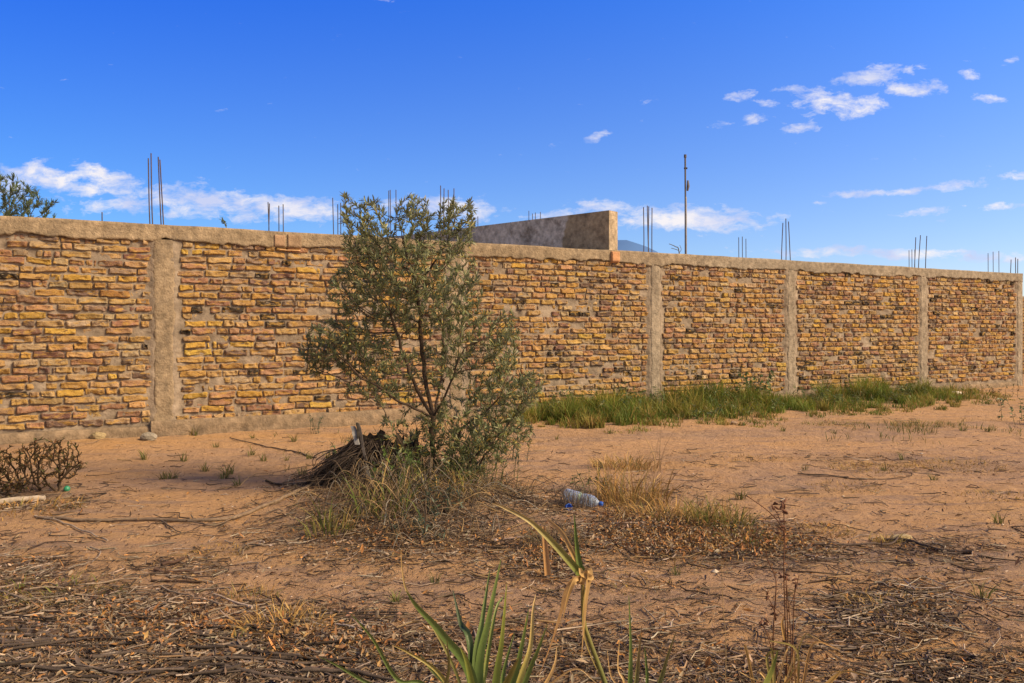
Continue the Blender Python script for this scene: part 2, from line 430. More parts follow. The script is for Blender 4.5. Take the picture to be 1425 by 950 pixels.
def gz(x, y):
    x = np.asarray(x, float); sh = x.shape; x = x.ravel(); y = np.asarray(y, float).ravel()
    near = np.clip(1 - (np.hypot(x, y - 8) - 25) / 30, 0, 1)
    z = near * (noise2(x, y, .45, 3, 1) * .035 + noise2(x, y * 1.3, 1.9, 4, 2) * .026 + noise2(x, y * 1.5, 7.0, 4, 3) * .014)
    for (mx, my, rx, ry, h) in MW:
        r = ((x - mx) / rx) ** 2 + ((y - my) / ry) ** 2
        z += h * np.exp(-r * 1.2)
    return z.reshape(sh)


# litter density as a function of the ground position (regions read off the photograph)
REG = [(560, 745, 165, 34, 1.0), (700, 715, 130, 26, .8), (930, 752, 190, 26, 1.0), (1060, 765, 130, 20, .8), (170, 912, 260, 30, .75), (120, 845, 150, 22, .45),
       (430, 905, 120, 50, .55), (760, 785, 70, 30, .6), (1240, 855, 80, 36, .6), (20, 700, 110, 16, .7), (1290, 765, 90, 16, .5),
       (1210, 640, 110, 10, .5), (1330, 650, 120, 9, .4), (480, 690, 90, 30, .7), (600, 690, 110, 30, .7), (260, 790, 60, 12, .4), (1240, 590, 90, 8, .4),
       (950, 640, 90, 12, .25), (700, 905, 200, 40, .3), (30, 800, 90, 30, .45), (1330, 940, 120, 20, .3), (870, 690, 110, 25, .55), (1000, 945, 80, 25, .3)]


def litter_px(px, py):
    d = np.zeros_like(px)
    for (cx, cy, rx, ry, s) in REG:
        d = np.maximum(d, s * np.exp(-(((px - cx) / rx) ** 2 + ((py - cy) / ry) ** 2) * 1.1))
    return d


def litter(x, y):
    y = np.maximum(y, 1.0)
    px = CX + x / y * F; py = HY + CAMZ * F / y
    return litter_px(px, py)


def build_ground():
    xs = np.concatenate([-np.geomspace(4000, 9.6, 40), np.arange(-9.5, 14.5, .032), np.geomspace(14.6, 4000, 40)])
    ys = [1.6]
    while ys[-1] < 23: ys.append(ys[-1] + max(.016, ys[-1] * .0058))
    ys = np.concatenate([[-4000, -1000, -300, -100, -30, -8, -2, 0, 1], ys, np.geomspace(23.6, 9000, 50)])
    X, Y = np.meshgrid(xs, ys, indexing='ij'); x, y = X.ravel(), Y.ravel()
    z = gz(x, y)
    inn = (y > 1) & (y < 30)
    d = np.where(inn, litter(x, y), 0)
    # trampled crust: small steps and clods
    z = z + inn * (np.abs(noise2(x, y * 1.6, 3.2, 4, 9)) * -.012 + d * .012 * noise2(x, y, 14, 3, 11))
    base = np.array([.50, .31, .17]); dark = np.array([.185, .13, .095])
    k = np.clip(d * 1.15 + .35 * noise2(x, y, 2.5, 4, 5) * d, 0, .9)[:, None]
    wallk = np.clip(noise2(x * .45, y * 1.5, 1.0, 5, 6) * 2.2, 0, 1)[:, None]; gold = np.clip(noise2(x * .4, y * 1.6, 1.3, 5, 16) * 2.0 - .1, 0, 1)[:, None]
    col = base * (1 - k) + dark * k
    col = col * (1 - wallk * .55) + np.array([.25, .185, .15]) * wallk * .55
    col = col * (1 - gold * .45) + np.array([.52, .31, .13]) * gold * .45
    far = np.clip((np.hypot(x, y) - 30) / 100, 0, 1)[:, None]
    col = col * (1 - far) + np.array([.26, .2, .12]) * far
    B = Batch(); B.add(np.stack([x, y, z], 1), grid_faces(len(xs), len(ys)), col)
    o = B.build('ground', M_GROUND, kind='structure')


build_ground()

# ------------------------------------------------------------------ the brick wall
WD = np.array([2070.0, 1100.0]); WD /= np.linalg.norm(WD)          # along the wall, to the right and away
WN = np.array([WD[1], -WD[0]])                                    # outward, to the camera
P0 = np.array([(228 - CX) / F * 10.33, 10.33]); H = 2.75


def s_of_px(px):
    k = (px - CX) / F   # x = k*y ; P0 + s*WD
    return (k * P0[1] - P0[0]) / (WD[0] - k * WD[1])


def W3(s, z, o):
    s = np.asarray(s, float); z = np.broadcast_to(np.asarray(z, float), s.shape); o = np.broadcast_to(np.asarray(o, float), s.shape)
    return np.stack([P0[0] + s * WD[0] + o * WN[0], P0[1] + s * WD[1] + o * WN[1], z], -1)


COLS = [s_of_px(-330), s_of_px(228), s_of_px(633), s_of_px(911), s_of_px(1100), s_of_px(1284), s_of_px(1418)]
S0, S1 = COLS[0] - 4.0, COLS[-1] + .11
PITCH = .0957; ZB = .17
print('columns', COLS)


def heightfield(B, s0, s1, z0, z1, off, col, mat=0, st=.025, sz=.025, wob=None):
    """a displaced sheet on the wall face whose rim dives into the wall. off(s,z)->outward offset"""
    ns = max(3, int((s1 - s0) / st) + 1); nz = max(3, int((z1 - z0) / sz) + 1)
    s = np.linspace(s0, s1, ns); z = np.linspace(z0, z1, nz)
    S, Zz = np.meshgrid(s, z, indexing='ij'); S, Zz = S.ravel(), Zz.ravel()
    o = off(S, Zz)
    if wob is not None: S, Zz = wob(S, Zz)
    P = W3(S, Zz, o)
    c = col(S, Zz) if callable(col) else col
    B.add(P, grid_faces(ns, nz)[:, ::-1], c, mat)


BR_PAL = np.array([[.40, .255, .105], [.385, .225, .08], [.40, .265, .14], [.37, .225, .13], [.32, .18, .11], [.25, .14, .095], [.18, .10, .08],
                   [.38, .285, .18], [.29, .21, .15], [.17, .115, .09], [.03, .025, .02], [.46, .29, .07]])
BR_W = np.array([.14, .12, .12, .11, .10, .08, .05, .08, .09, .05, .04, .06])
MORT = np.array([.27, .22, .175])


def build_panel(root, sa, sb, seed, darker=0.0):
    r = np.random.default_rng(seed)
    B = Batch()
    # mortar bed: sits proud at the bay's ends (spill from the columns)
    def moff(S, Z):
        n = fbm(np.stack([S * 5, Z * 9, S * 0 + 3], 1), 4) * .013 + fbm(np.stack([S * 22, Z * 30, S * 0], 1), 3) * .006
        e = np.minimum(S - sa, sb - S)
        top = np.clip((Z - (H - .34)) / .1, 0, 1) * .016
        return -.014 + n * 1.25 + .034 * np.exp(-np.clip(e - .03, 0, 9) / .05) + top * 0
    def mcol(S, Z):
        n = fbm(np.stack([S * 3, Z * 3, S * 0 + 9], 1), 4)[:, None]
        e = np.clip(noise2(S, Z, 1.3, 3, 21), 0, 1)[:, None]
        return MORT * (1 + .25 * n) * (1 - .25 * e)
    heightfield(B, sa - .02, sb + .02, .05, H - .1, moff, mcol, 1, .022, .016)
    # bricks
    nrow = int(round((H - .19 - ZB) / PITCH))
    nu, nv = 18, 8
    uu = np.linspace(-1, 1, nu); vv = np.linspace(-1, 1, nv)
    uu = np.sign(uu) * np.abs(uu) ** .6; vv = np.sign(vv) * np.abs(vv) ** .6
    U, Vv = np.meshgrid(uu, vv, indexing='ij'); U, Vv = U.ravel(), Vv.ravel()
    rim = (np.abs(U) > .999) | (np.abs(Vv) > .999)
    F0 = grid_faces(nu, nv)[:, ::-1]
    allP, allC, allF, nb = [], [], [], 0
    w = BR_W.copy(); w[[5, 6, 9, 10]] *= 1 + darker; w /= w.sum()
    for row in range(nrow):
        zc = ZB + (row + .5) * PITCH
        s = sa + .03 + r.uniform(0, .12); tilt = r.normal(0, .003)
        while s < sb - .07:
            rr = r.random()
            L = (r.uniform(.26, .36) if sb < 6 else r.uniform(.21, .29)) if rr < .62 else (r.uniform(.10, .14) if rr < .78 else r.uniform(.15, .22))
            if s + L > sb - .02 - r.uniform(0, .07): L = sb - .03 - r.uniform(0, .06) - s
            if L < .05: break
            gap = r.uniform(.003, .016)
            hh = PITCH * .5 - r.uniform(.006, .014)
            dz = r.normal(0, .004)
            pr = r.uniform(.004, .024)
            if r.random() < .06: pr -= .034
            ci = r.choice(len(w), p=w); c = BR_PAL[ci] * (1 + r.normal(0, .10)) * (1 + r.normal(0, .03, 3))
            ex, ez = r.uniform(.5, 1.0), r.uniform(.5, 1.0)
            x = s + L / 2 + U * (L / 2 - gap * .2); z = zc + dz + Vv * hh + tilt * 4 * (x - s - L / 2) + r.normal(0, .022) * (x - s - L / 2)
            nz_ = fbm(np.stack([x * 16, z * 16, x * 0 + row], 1), 2)
            nz2 = fbm(np.stack([x * 9, z * 9, x * 0 + row * 3.3 + s], 1), 3)
            nz3 = fbm(np.stack([x * 34, z * 34, x * 0 + row], 1), 2)
            z = z + .017 * nz_ * np.abs(Vv); x = x + .024 * nz2 * np.abs(U)
            nz4 = fbm(np.stack([x * 60, z * 70, x * 0 + row], 1), 2)
            d = pr + .015 * nz2 + .016 * nz3 + .009 * nz4 - .006 * np.abs(U) ** 6 * ex - .004 * np.abs(Vv) ** 4 * ez + r.normal(0, .006) * U + r.normal(0, .004) * Vv
            for _ in range(int(r.choice([0, 0, 1, 1, 2]))):  # broken hollow
                uc, vc = r.uniform(-.6, .6), r.uniform(-.5, .5)
                d = d - r.uniform(.012, .03) * np.exp(-(((U - uc) / r.uniform(.2, .5)) ** 2 + ((Vv - vc) / .6) ** 2))
            if r.random() < .05:  # a raked-out or missing half brick: a dark hole
                uc = r.uniform(-.8, .8); d = d - .07 * np.exp(-np.abs((U - uc) / r.uniform(.15, .4)) ** 4)
            d = np.where(rim, -.03, d)
            allP.append(W3(x, z, d)); allC.append((np.tile(c, (len(U), 1)) * (1 + .22 * nz2[:, None] + .22 * nz3[:, None]) * (1 - np.clip(nz3 * 1.6 - .4, 0, .4))[:, None] + np.clip(nz3 * 1.6 - .4, 0, .4)[:, None] * MORT)); allF.append(F0 + nb); nb += len(U)
            s += L + gap
    B.add(np.concatenate(allP), np.concatenate(allF), np.clip(np.concatenate(allC), .01, 1), 0)
    # the solid of the wall behind the face
    B.add(*wall_box(sa - .02, sb + .02, .0, H - .16, -.03, -.2), MORT * .9, 1)
    return B.build('brick_panel', [M_BRICK, M_MORTAR], root)


def wall_box(s0, s1, z0, z1, o0, o1):
    V = [W3(np.array(s), z, o) for s in (s0, s1) for o in (o0, o1) for z in (z0, z1)]
    return np.array(V), [[0, 1, 3, 2], [4, 6, 7, 5], [0, 4, 5, 1], [2, 3, 7, 6], [0, 2, 6, 4], [1, 5, 7, 3]]


def build_wall():
    root = thing('brick_wall', (P0[0], P0[1], 0), 'long rough wall of yellow and reddish bricks with concrete columns and capping beam', 'wall')
    bounds = [S0] + COLS
    for i in range(len(bounds) - 1):
        build_panel(root, bounds[i] + .10, bounds[i + 1] - .10, 100 + i, darker=(1.6 if i == 6 else (.5 if i == 5 else 0)))
    CONC = np.array([.29, .225, .155]); CONC2 = np.array([.28, .235, .185])
    # capping beam
    B = Batch()
    def beam_off(S, Z):
        n = fbm(np.stack([S * 3, Z * 8, S * 0 + 30], 1), 4) * .008 + fbm(np.stack([S * 14, Z * 14, S * 0 + 31], 1), 3) * .006
        return .030 + n
    def beam_wob(S, Z):
        low = np.clip((H - .08 - Z) / .12, 0, 1)
        low2 = np.clip((Z - (H - .05)) / .05, 0, 1)
        zz = Z + low * (fbm(np.stack([S * 6, S * 0, S * 0 + 4], 1), 4) * .045 + .008 * fbm(np.stack([S * 30, S * 0, S * 0 + 4], 1), 2) + .012 * np.sign(fbm(np.stack([S * 2.2, S * 0, S * 0], 1), 2)))
        return S, zz + low2 * (fbm(np.stack([S * 1.1, S * 0, S * 0 + 7], 1), 5) * .016)
    def bcol(S, Z):
        n = fbm(np.stack([S * 1.2, Z * 5, S * 0 + 40], 1), 4)[:, None]
        k = np.clip((S - 6) / 4, 0, 1)[:, None]
        return (CONC * (1 - k) + CONC2 * k) * (1 + .22 * n)
    ns = int((S1 - S0) / .03); nz = 9
    s = np.linspace(S0, S1, ns); prof = []
    # front sheet, then top and back, as one strip of rows (z, offset)
    zf = np.linspace(H - .205, H, nz)
    rows = [(H - .205, -.01)] + [(z, None) for z in zf] + [(H + .001, .0), (H + .001, -.10), (H, -.2), (H - .2, -.2)]
    P = []
    C = []
    for (z, o) in rows:
        S_ = s; Z_ = np.full_like(s, z)
        oo = beam_off(S_, Z_) if o is None else np.full_like(s, o)
        S2, Z2 = beam_wob(S_, Z_)
        P.append(W3(S2, Z2, oo)); C.append(bcol(S_, Z_))
    V = np.stack(P, 1).reshape(-1, 3); Cc = np.stack(C, 1).reshape(-1, 3)
    B.add(V, grid_faces(ns, len(rows))[:, ::-1], Cc)
    B.add(*wall_box(S1 - .02, S1 + .004, H - .2, H - .004, .025, -.198), CONC2)
    beam = B.build('capping_beam', M_CONC, root)
    # columns
    bars = {1: [(207, 210, 220), (211, 214, 213), (221, 226, 218), (223, 229, 222)], 2: [(615, 616, 258), (620, 620, 262), (627, 627, 264), (634, 635, 262)],
            3: [(901, 901, 288), (906, 908, 286), (910, 910, 287), (914, 914, 289)], 4: [(1093, 1091, 310), (1098, 1098, 304), (1101, 1104, 308)],
            5: [(1281, 1279, 330), (1287, 1284, 327), (1293, 1291, 328)], 6: [(1414, 1413, 361), (1418, 1418, 358), (1422, 1422, 360)]}
    for i, sc_ in enumerate(COLS):
        hw = .135 if i in (1,) else .115
        B = Batch()
        cz = np.linspace(0.0, H - .19, 110)
        nu = 15
        rough = 1.0 if i <= 2 else .45
        P, C = [], []
        for j in range(nu):
            u = -1 + 2 * j / (nu - 1)
            wl = hw * (1 + rough * (.24 * fbm(np.stack([cz * 6, cz * 0 + i * 7 + (u > 0) * 3, cz * 0], 1), 4)) + .0)
            S_ = sc_ + u * wl + .012 * rough * fbm(np.stack([cz * 12, cz * 0 + i, cz * 0 + u], 1), 3)
            o = .030 + .014 * rough * fbm(np.stack([S_ * 8, cz * 6, cz * 0 + i], 1), 4) + .005 * fbm(np.stack([S_ * 30, cz * 30, cz * 0 + i], 1), 3)
            if abs(u) > .99: o = -.012 + .012 * fbm(np.stack([cz * 20, cz * 0, cz * 0 + i], 1), 3)
            elif abs(u) > .85: o = o - .010
            P.append(W3(S_, cz, o)); n = fbm(np.stack([S_ * 4, cz * 3, cz * 0 + 60 + i], 1), 4)[:, None]
            base = CONC * .98 if i <= 2 else CONC2 * 1.08
            C.append(base * (1 + .2 * n))
        B.add(np.stack(P, 0).reshape(-1, 3), grid_faces(nu, len(cz))[:, ::-1], np.stack(C, 0).reshape(-1, 3))
        B.add(*wall_box(sc_ - hw * .9, sc_ + hw * .9, 0, H - .17, -.03, -.203), CONC)
        if i == 6:
            B.add(*wall_box(sc_ + hw * .2, sc_ + hw * 1.02, 0, H - .17, .02, -.2), CONC2)
        c = B.build('concrete_column', M_CONC, root); sub(c, root)
        for (xt, xb, yt) in bars.get(i, []):
            o = -.05 - .1 * random.random()
            sb_ = s_of_px(xb); stp = s_of_px(xt)
            pb = W3(np.array(sb_), H - .15, o); pt = W3(np.array(stp), 0, o)
            pt[2] = CAMZ + (HY - yt) / F * pt[1]
            m1 = pb * .6 + pt * .4 + np.array([random.uniform(-.008, .008), 0, 0])
            B = Batch(); tube(B, catmull([pb, m1, pt], 4), .0075 if i < 3 else .0085, (.085, .06, .055), 6)
            B.build('rebar', M_STEEL, c)
    # plinth, cast in two lengths that do not quite line up
    for (a, b, zt, o0, sd_) in ((S0, COLS[1] - .16, .135, .06, 1), (COLS[1] - .155, COLS[2] - .1, .20, .10, 2), (COLS[2] - .09, S1 - .3, .10, .06, 3)):
        B = Batch(); ns = int((b - a) / .03); s = np.linspace(a, b, ns)
        rows = [(-.06, o0 + .01), (0.02, o0 + .008), (zt * .5, o0), (zt - .015, o0 - .004), (zt, o0 - .02), (zt + .004, -.01), (zt + .004, -.04)]
        P, C = [], []
        for (z, o) in rows:
            S_ = s; nn = fbm(np.stack([s * 5, s * 0 + z * 9, s * 0 + sd_ * 9], 1), 4)
            n2 = fbm(np.stack([s * 22, s * 0 + z * 25, s * 0 + sd_ * 9], 1), 3)
            P.append(W3(S_, z + .012 * nn, o + .012 * nn + .006 * n2)); C.append(np.array([.235, .175, .12]) * (1 + .3 * nn[:, None]))
        B.add(np.stack(P, 1).reshape(-1, 3), grid_faces(ns, len(rows))[:, ::-1], np.stack(C, 1).reshape(-1, 3))
        for e in (a, b):
            B.add(*wall_box(e - .004, e + .004, -.05, zt - .01, -.03, o0 - .006), (.23, .17, .12))
        B.build('plinth', M_CONC, root)
    # the two odd bricks let into the capping beam, and the brick block under the far wall's end
    def one_brick(px0, px1, z0, z1, o, col):
        B = Batch(); a, b = s_of_px(px0), s_of_px(px1)
        nu, nv = 14, 9
        u = np.linspace(-1, 1, nu); v = np.linspace(-1, 1, nv); U, V_ = np.meshgrid(u, v, indexing='ij'); U, V_ = U.ravel(), V_.ravel()
        rim = (np.abs(U) > .999) | (np.abs(V_) > .999)
        S = (a + b) / 2 + U * (b - a) / 2; Z = (z0 + z1) / 2 + V_ * (z1 - z0) / 2
        n = fbm(np.stack([S * 12, Z * 12, S * 0 + 77], 1), 3)
        B.add(W3(S + .004 * n, Z + .004 * n, np.where(rim, -.02, o + .006 * n)), grid_faces(nu, nv)[:, ::-1], np.array(col) * (1 + .15 * n[:, None]))
        B.build('patch_brick', M_MORTAR, root)
    one_brick(380, 397, H - .23, H - .03, .045, (.33, .22, .145))
    one_brick(398, 420, H - .235, H - .012, .050, (.32, .225, .15))
    one_brick(384, 419, H - .262, H - .242, .040, (.50, .30, .15))
    one_brick(848, 860, H - .225, H + .0, .075, (.50, .27, .15))
    return root


build_wall()

# ------------------------------------------------------------------ grey wall standing behind, its end on the brick wall's top
def build_grey():
    E = np.array([(848 - CX) / F * 13.72, 13.76]); D = np.array([-.741, .671]); Tn = np.array([.671, .741])
    root = thing('concrete_wall', (E[0], E[1] + .5, 0), 'grey concrete wall behind, its raised end block above the brick wall top', 'wall')
    B = Batch()
    def surf(p0, du, lu, dv, lv, nu, nv, nrm, col, seed, stain=None):
        u = np.linspace(0, 1, nu); v = np.linspace(0, 1, nv); U, V_ = np.meshgrid(u, v, indexing='ij'); U, V_ = U.ravel(), V_.ravel()
        P = np.array(p0)[None] + U[:, None] * np.array(du) * lu + V_[:, None] * np.array(dv) * lv
        rim = (U < 1e-6) | (U > 1 - 1e-6) | (V_ < 1e-6) | (V_ > 1 - 1e-6)
        n = fbm(P * 7 + seed, 4); P = P + np.where(rim, .0, 1.)[:, None] * (n * .010)[:, None] * np.array(nrm)
        C = np.array(col)[None] * (1 + .18 * n[:, None])
        if stain is not None: C = np.where(stain(U * lu, V_)[:, None], C * np.array([.66, .58, .44]), C)
        f = grid_faces(nu, nv)
        a, b_, c = P[f[0][0]], P[f[0][1]], P[f[0][2]]
        if np.dot(np.cross(b_ - a, c - b_), nrm) < 0: f = f[:, ::-1]
        B.add(P, f, C)
    T = .26; LEN = 11.0; z0, z1 = H + .012, 3.46
    D3 = np.array([*D, 0]); T3 = np.array([*Tn, 0]); Z3 = np.array([0, 0, 1.])
    p = np.array([E[0], E[1], z0])
    g = (.56, .53, .51)
    surf(p, D3, LEN, Z3, z1 - z0, 260, 16, -T3, g, 1, lambda u, v: u < (.98 + .05 * np.sin(v * 5)))
    surf(p, T3, T, Z3, z1 - z0, 8, 16, -D3, (.40, .32, .23), 2)
    surf(p + T3 * T, D3, LEN, Z3, z1 - z0, 60, 8, T3, g, 3)
    surf(p + Z3 * (z1 - z0), D3, LEN, T3, T, 200, 5, Z3, (.42, .36, .29), 4)
    surf(p, D3, LEN, T3, T, 60, 3, -Z3, g, 5)
    B.build('concrete_beam', M_CONC, root, smooth=False)
    B = Batch(); q = p + D3 * .6; q[2] = -.05
    box(B, q + D3 * (LEN - .6) / 2 + T3 * T / 2 + Z3 * (z0 + .05) / 2, ((LEN - .6) / 2, T / 2 - .003, (z0 + .05) / 2 - .002), D, (.40, .27, .13))
    B.build('wall_body', M_MORTAR, root, smooth=False)


build_grey()


# second wall hidden behind the first: only the steel of its columns shows
def build_back():
    off = -3.3
    root = thing('unfinished_wall', tuple(W3(np.array(4.0), 0, off)), 'unfinished back wall whose thin rebar tips show above the brick wall', 'wall')
    B = Batch(); c = W3(np.array(7.0), 1.2, off)
    box(B, c, (12, .09, 1.2), WD, (.42, .29, .14)); B.build('wall_body', M_MORTAR, root, smooth=False)
    groups = [[(373, 376, 281), (375, 372, 283), (388, 388, 286), (394, 394, 284)], [(463, 465, 275), (470, 470, 284), (474, 474, 282)], [(541, 541, 265), (543, 544, 264), (551, 551, 264)],
              [(661, 661, 302), (665, 665, 301)], [(1028, 1028, 330), (1033, 1033, 329), (1038, 1038, 332)],
              [(1265, 1265, 348), (1269, 1269, 347), (1273, 1273, 347)], [(1375, 1375, 352), (1382, 1382, 350), (1390, 1390, 349)], [(142, 142, 295)]]
    for gr in groups:
        k = (gr[0][1] - CX) / F; o = P0 + WN * off
        s = (k * o[1] - o[0]) / (WD[0] - k * WD[1])
        B = Batch(); box(B, W3(np.array(s + .05), 1.2, off), (.16, .11, 1.215), WD, (.36, .32, .27))
        col = B.build('concrete_column', M_CONC, root, smooth=False); sub(col, root)
        for (xt, xb, yt) in gr:
            o2 = off + random.uniform(-.06, .06); oo = P0 + WN * o2
            def pt(px):
                k = (px - CX) / F; ss = (k * oo[1] - oo[0]) / (WD[0] - k * WD[1]); return W3(np.array(ss), 0, o2)
            b = pt(xb); b[2] = 2.35; t = pt(xt); t[2] = CAMZ + (HY - yt) / F * t[1]
            B = Batch(); tube(B, [b, (b + t) / 2 + [.004, 0, 0], t], .0085, (.085, .065, .06), 6); B.build('rebar', M_STEEL, col)
    # four bars on the grey wall
    return root


build_back()


def build_back2():
    P = at(744, 300, 19.0)
    root = thing('concrete_pillar', (P[0], 19.0, 0), 'pillar behind the grey concrete wall with four rebar stubs on top', 'pillar')
    B = Batch(); box(B, (P[0], 19.0, 1.75), (.2, .2, 1.75), (1, 0), (.36, .32, .27)); B.build('pillar_shaft', M_CONC, root, smooth=False)
    for x, y in ((736, 293), (741, 297), (745, 295), (752, 294)):
        b = at(x, 300, 19.0 + random.uniform(-.1, .1)); t = b.copy(); b[2] = 3.4; t[2] = CAMZ + (HY - y) / F * 19
        B = Batch(); tube(B, [b, (b + t) / 2, t], .009, (.085, .065, .06), 6); B.build('rebar', M_STEEL, root)


build_back2()


def build_pole():
    Z = 17.5; x = (954.5 - CX) / F * Z
    root = thing('utility_pole', (x, Z, 0), 'tall thin grey metal pole standing behind the brick wall', 'pole')
    top = CAMZ + (HY - 218) / F * Z
    B = Batch(); tube(B, [(x, Z, -.1), (x, Z, 2.5), (x - .005, Z, 4.3), (x - .01, Z, 4.31)], [.026, .026, .025, .02], (.17, .16, .17), 10)
    B.build('pole_shaft', M_POLE, root)
    B = Batch(); tube(B, [(x - .01, Z, 4.28), (x - .015, Z, top)], .02, (.10, .09, .10), 8); tube(B, [(x - .015, Z, top - .02), (x - .015, Z, top + .05)], .03, (.08, .07, .08), 8)
    B.build('pole_extension', M_POLE, root)
    B = Batch(); tube(B, [(x + .035, Z, 4.45), (x + .05, Z, 4.55), (x + .045, Z, 4.68)], [.022, .034, .02], (.12, .11, .12), 7); B.build('clamp', M_POLE, root)
    B = Batch(); tube(B, [(x - .04, Z, 4.95), (x + .03, Z, 4.95)], .022, (.1, .09, .1), 7); B.build('bracket', M_POLE, root)
    B.build('bracket', M_POLE, root)


build_pole()


def build_side_wall():
    # the neighbour wall seen past the last column
    c = at(1475, 540, 24.5)
    root = thing('brick_wall', (c[0], c[1], 0), 'pale brick wall just visible past the last column at the right edge', 'wall')
    B = Batch()
    ex = np.array([.97, .24])
    r = np.random.default_rng(5)
    a0 = at(1380, 540, 24.2)
    base = np.array([a0[0], a0[1]])
    box(B, (base[0] + ex[0] * 3, base[1] + ex[1] * 3 + .12, 1.2), (3.1, .1, 1.2), ex, MORT, 1)
    for row in range(25):
        s = r.uniform(0, .1)
        while s < 6:
            L = r.uniform(.14, .28); c_ = BR_PAL[r.choice(len(BR_PAL), p=BR_W / BR_W.sum())] * r.uniform(.9, 1.1)
            q = base + ex * (s + L / 2)
            box(B, (q[0], q[1] + .02, .05 + row * .093 + r.normal(0, .003)), (L / 2, .03 + r.uniform(0, .012), .036), ex, c_, 0); s += L + .018
    B.build('brick_face', [M_BRICK, M_MORTAR], root, smooth=False)


build_side_wall()


def build_hill():
    B = Batch()
    n = 160; xs = np.linspace(-2600, 2600, n)
    xx = xs / 1.0
    top = 368 + 10 * noise2(xs, xs * 0, .0011, 3, 4) + 5 * noise2(xs, xs * 0, .008, 3, 5)
    k = (CX + xs / 2600 * F - 903)
    top = np.where(k > -25, np.minimum(top, 362 - 300 * np.clip((k + 25) / 140, 0, 1) ** 1.5), top) * np.clip((xs + 2600) / 900, 0, 1)
    rows = []
    for t, yy in ((0, 2600), (.55, 2900), (1, 3300), (0, 4200)):
        rows.append(np.stack([xs * (yy / 2600), np.full(n, yy), top * (t if t else 0) * (1.0) - (5 if t == 0 else 0)], 1))
    B.add(np.stack(rows, 1).reshape(-1, 3), grid_faces(n, 4), (.10, .20, .42))  # distance haze put into the hill's blue base colour
    B.build('hill', M_HILL, kind='structure')


build_hill()


# ------------------------------------------------------------------ branching plants
def colonize(att, nodes, parent, step, infl, kill, iters, bias=(0, 0, 0.0), jitter=.15, r=None):
    nodes = [np.array(p, float) for p in nodes]; parent = list(parent); att = att.copy(); bias = np.array(bias)
    r = r or np.random.default_rng(3)
    for it in range(iters):
        if len(att) == 0: break
        NN = np.array(nodes)
        best = np.full(len(att), 1e9); bi = np.zeros(len(att), int)
        for s in range(0, len(NN), 1500):
            d = np.linalg.norm(att[:, None] - NN[None, s:s + 1500], axis=2); k = d.argmin(1); m = d[np.arange(len(att)), k]
            u = m < best; best[u] = m[u]; bi[u] = k[u] + s
        ok = best < infl
        if not ok.any(): infl *= 1.5; continue
        grew = 0
        for i in np.unique(bi[ok]):
            a = att[ok & (bi == i)]; d = unit(unit(a - NN[i]).mean(0) + bias + r.normal(0, jitter, 3))
            nodes.append(NN[i] + d * step); parent.append(i); grew += 1
        NN2 = np.array(nodes[-grew:])
        keep = np.ones(len(att), bool)
        for s in range(0, grew, 1500):
            keep &= np.linalg.norm(att[:, None] - NN2[None, s:s + 1500], axis=2).min(1) > kill
        att = att[keep]
    return np.array(nodes), np.array(parent)


def skeleton(nodes, parent, tip, expo, cap):
    n = len(nodes); rad = np.zeros(n); ch = [[] for _ in range(n)]
    for i in range(n):
        if parent[i] >= 0: ch[parent[i]].append(i)
    order = np.argsort(-np.arange(n)); cnt = np.zeros(n)
    acc = np.zeros(n)
    for i in order:   # children always have larger index
        cnt[i] += 1
        if not ch[i]: acc[i] = tip ** expo
        rad[i] = acc[i] ** (1 / expo)
        if parent[i] >= 0: acc[parent[i]] += acc[i]; cnt[parent[i]] += cnt[i]
    return np.minimum(rad, cap), ch, cnt


def limbs(B, nodes, parent, rad, ch, col, minr=0, sides=(6, 4, 3)):
    """one tube per unbranched run, each run starting at its parent node"""
    starts = [i for i in range(len(nodes)) if parent[i] < 0]
    stack = [(s, None) for s in starts]
    while stack:
        i, p = stack.pop()
        run = [] if p is None else [p]
        run.append(i); rr = [rad[i]] if p is None else [min(rad[p], rad[i] * 1.15), rad[i]]
        while ch[run[-1]]:
            kids = sorted(ch[run[-1]], key=lambda k: -rad[k])
            for k in kids[1:]: stack.append((k, run[-1]))
            rr.append(rad[kids[0]]); run.append(kids[0])
        if len(run) < 2: continue
        P = nodes[run]; rmax = max(rr)
        s = sides[0] if rmax > .008 else (sides[1] if rmax > .004 else sides[2])
        tube(B, P, rr, col * (1 + rng.normal(0, .1)), s, cap=rmax > .01)


def blobs_px(bl, Z, dep, n, r):
    ar = np.array([b[2] * b[3] * b[4] for b in bl]); pr = ar / ar.sum(); out = []
    for k in r.choice(len(bl), n, p=pr):
        cx, cy, rx, ry, _ = bl[k]
        v = r.normal(0, 1, 3); v /= np.linalg.norm(v); v *= r.random() ** (1 / 2.6)
        dz = v[1] * min(max(rx, ry) * Z / F * 1.0, dep)
        Zp = Z + dz
        p = at(cx + v[0] * rx, cy - v[2] * ry, Z); p[1] = Zp
        out.append(p)
    return np.array(out)


def leaf_at_twigs(B, nodes, parent, cnt, pal, per, L, w, spread, maxcnt, r, up=.35, mat=0, skip=None):
    idx = [i for i in range(len(nodes)) if cnt[i] <= maxcnt and parent[i] >= 0]
    if skip is not None: idx = [i for i in idx if not skip(nodes[i])]
    idx = np.array(idx); k = np.repeat(idx, per); M = len(k)
    d0 = unit(nodes[k] - nodes[parent[k]])
    t = r.random((M, 1)); base = nodes[k] * t + nodes[parent[k]] * (1 - t)
    rd = unit(r.normal(0, 1, (M, 3)))
    d = unit(d0 * .8 + rd * spread + np.array([0, 0, up]))
    nrm = unit(r.normal(0, .5, (M, 3)) + np.array([0, 0, 1.]) - d0 * .3)
    leaves(B, base, d, nrm, L * r.uniform(.6, 1.2, M), w * r.uniform(.7, 1.2, M), pick(pal, M), fold=.25, curl=r.normal(.12, .15, M), mat=mat)


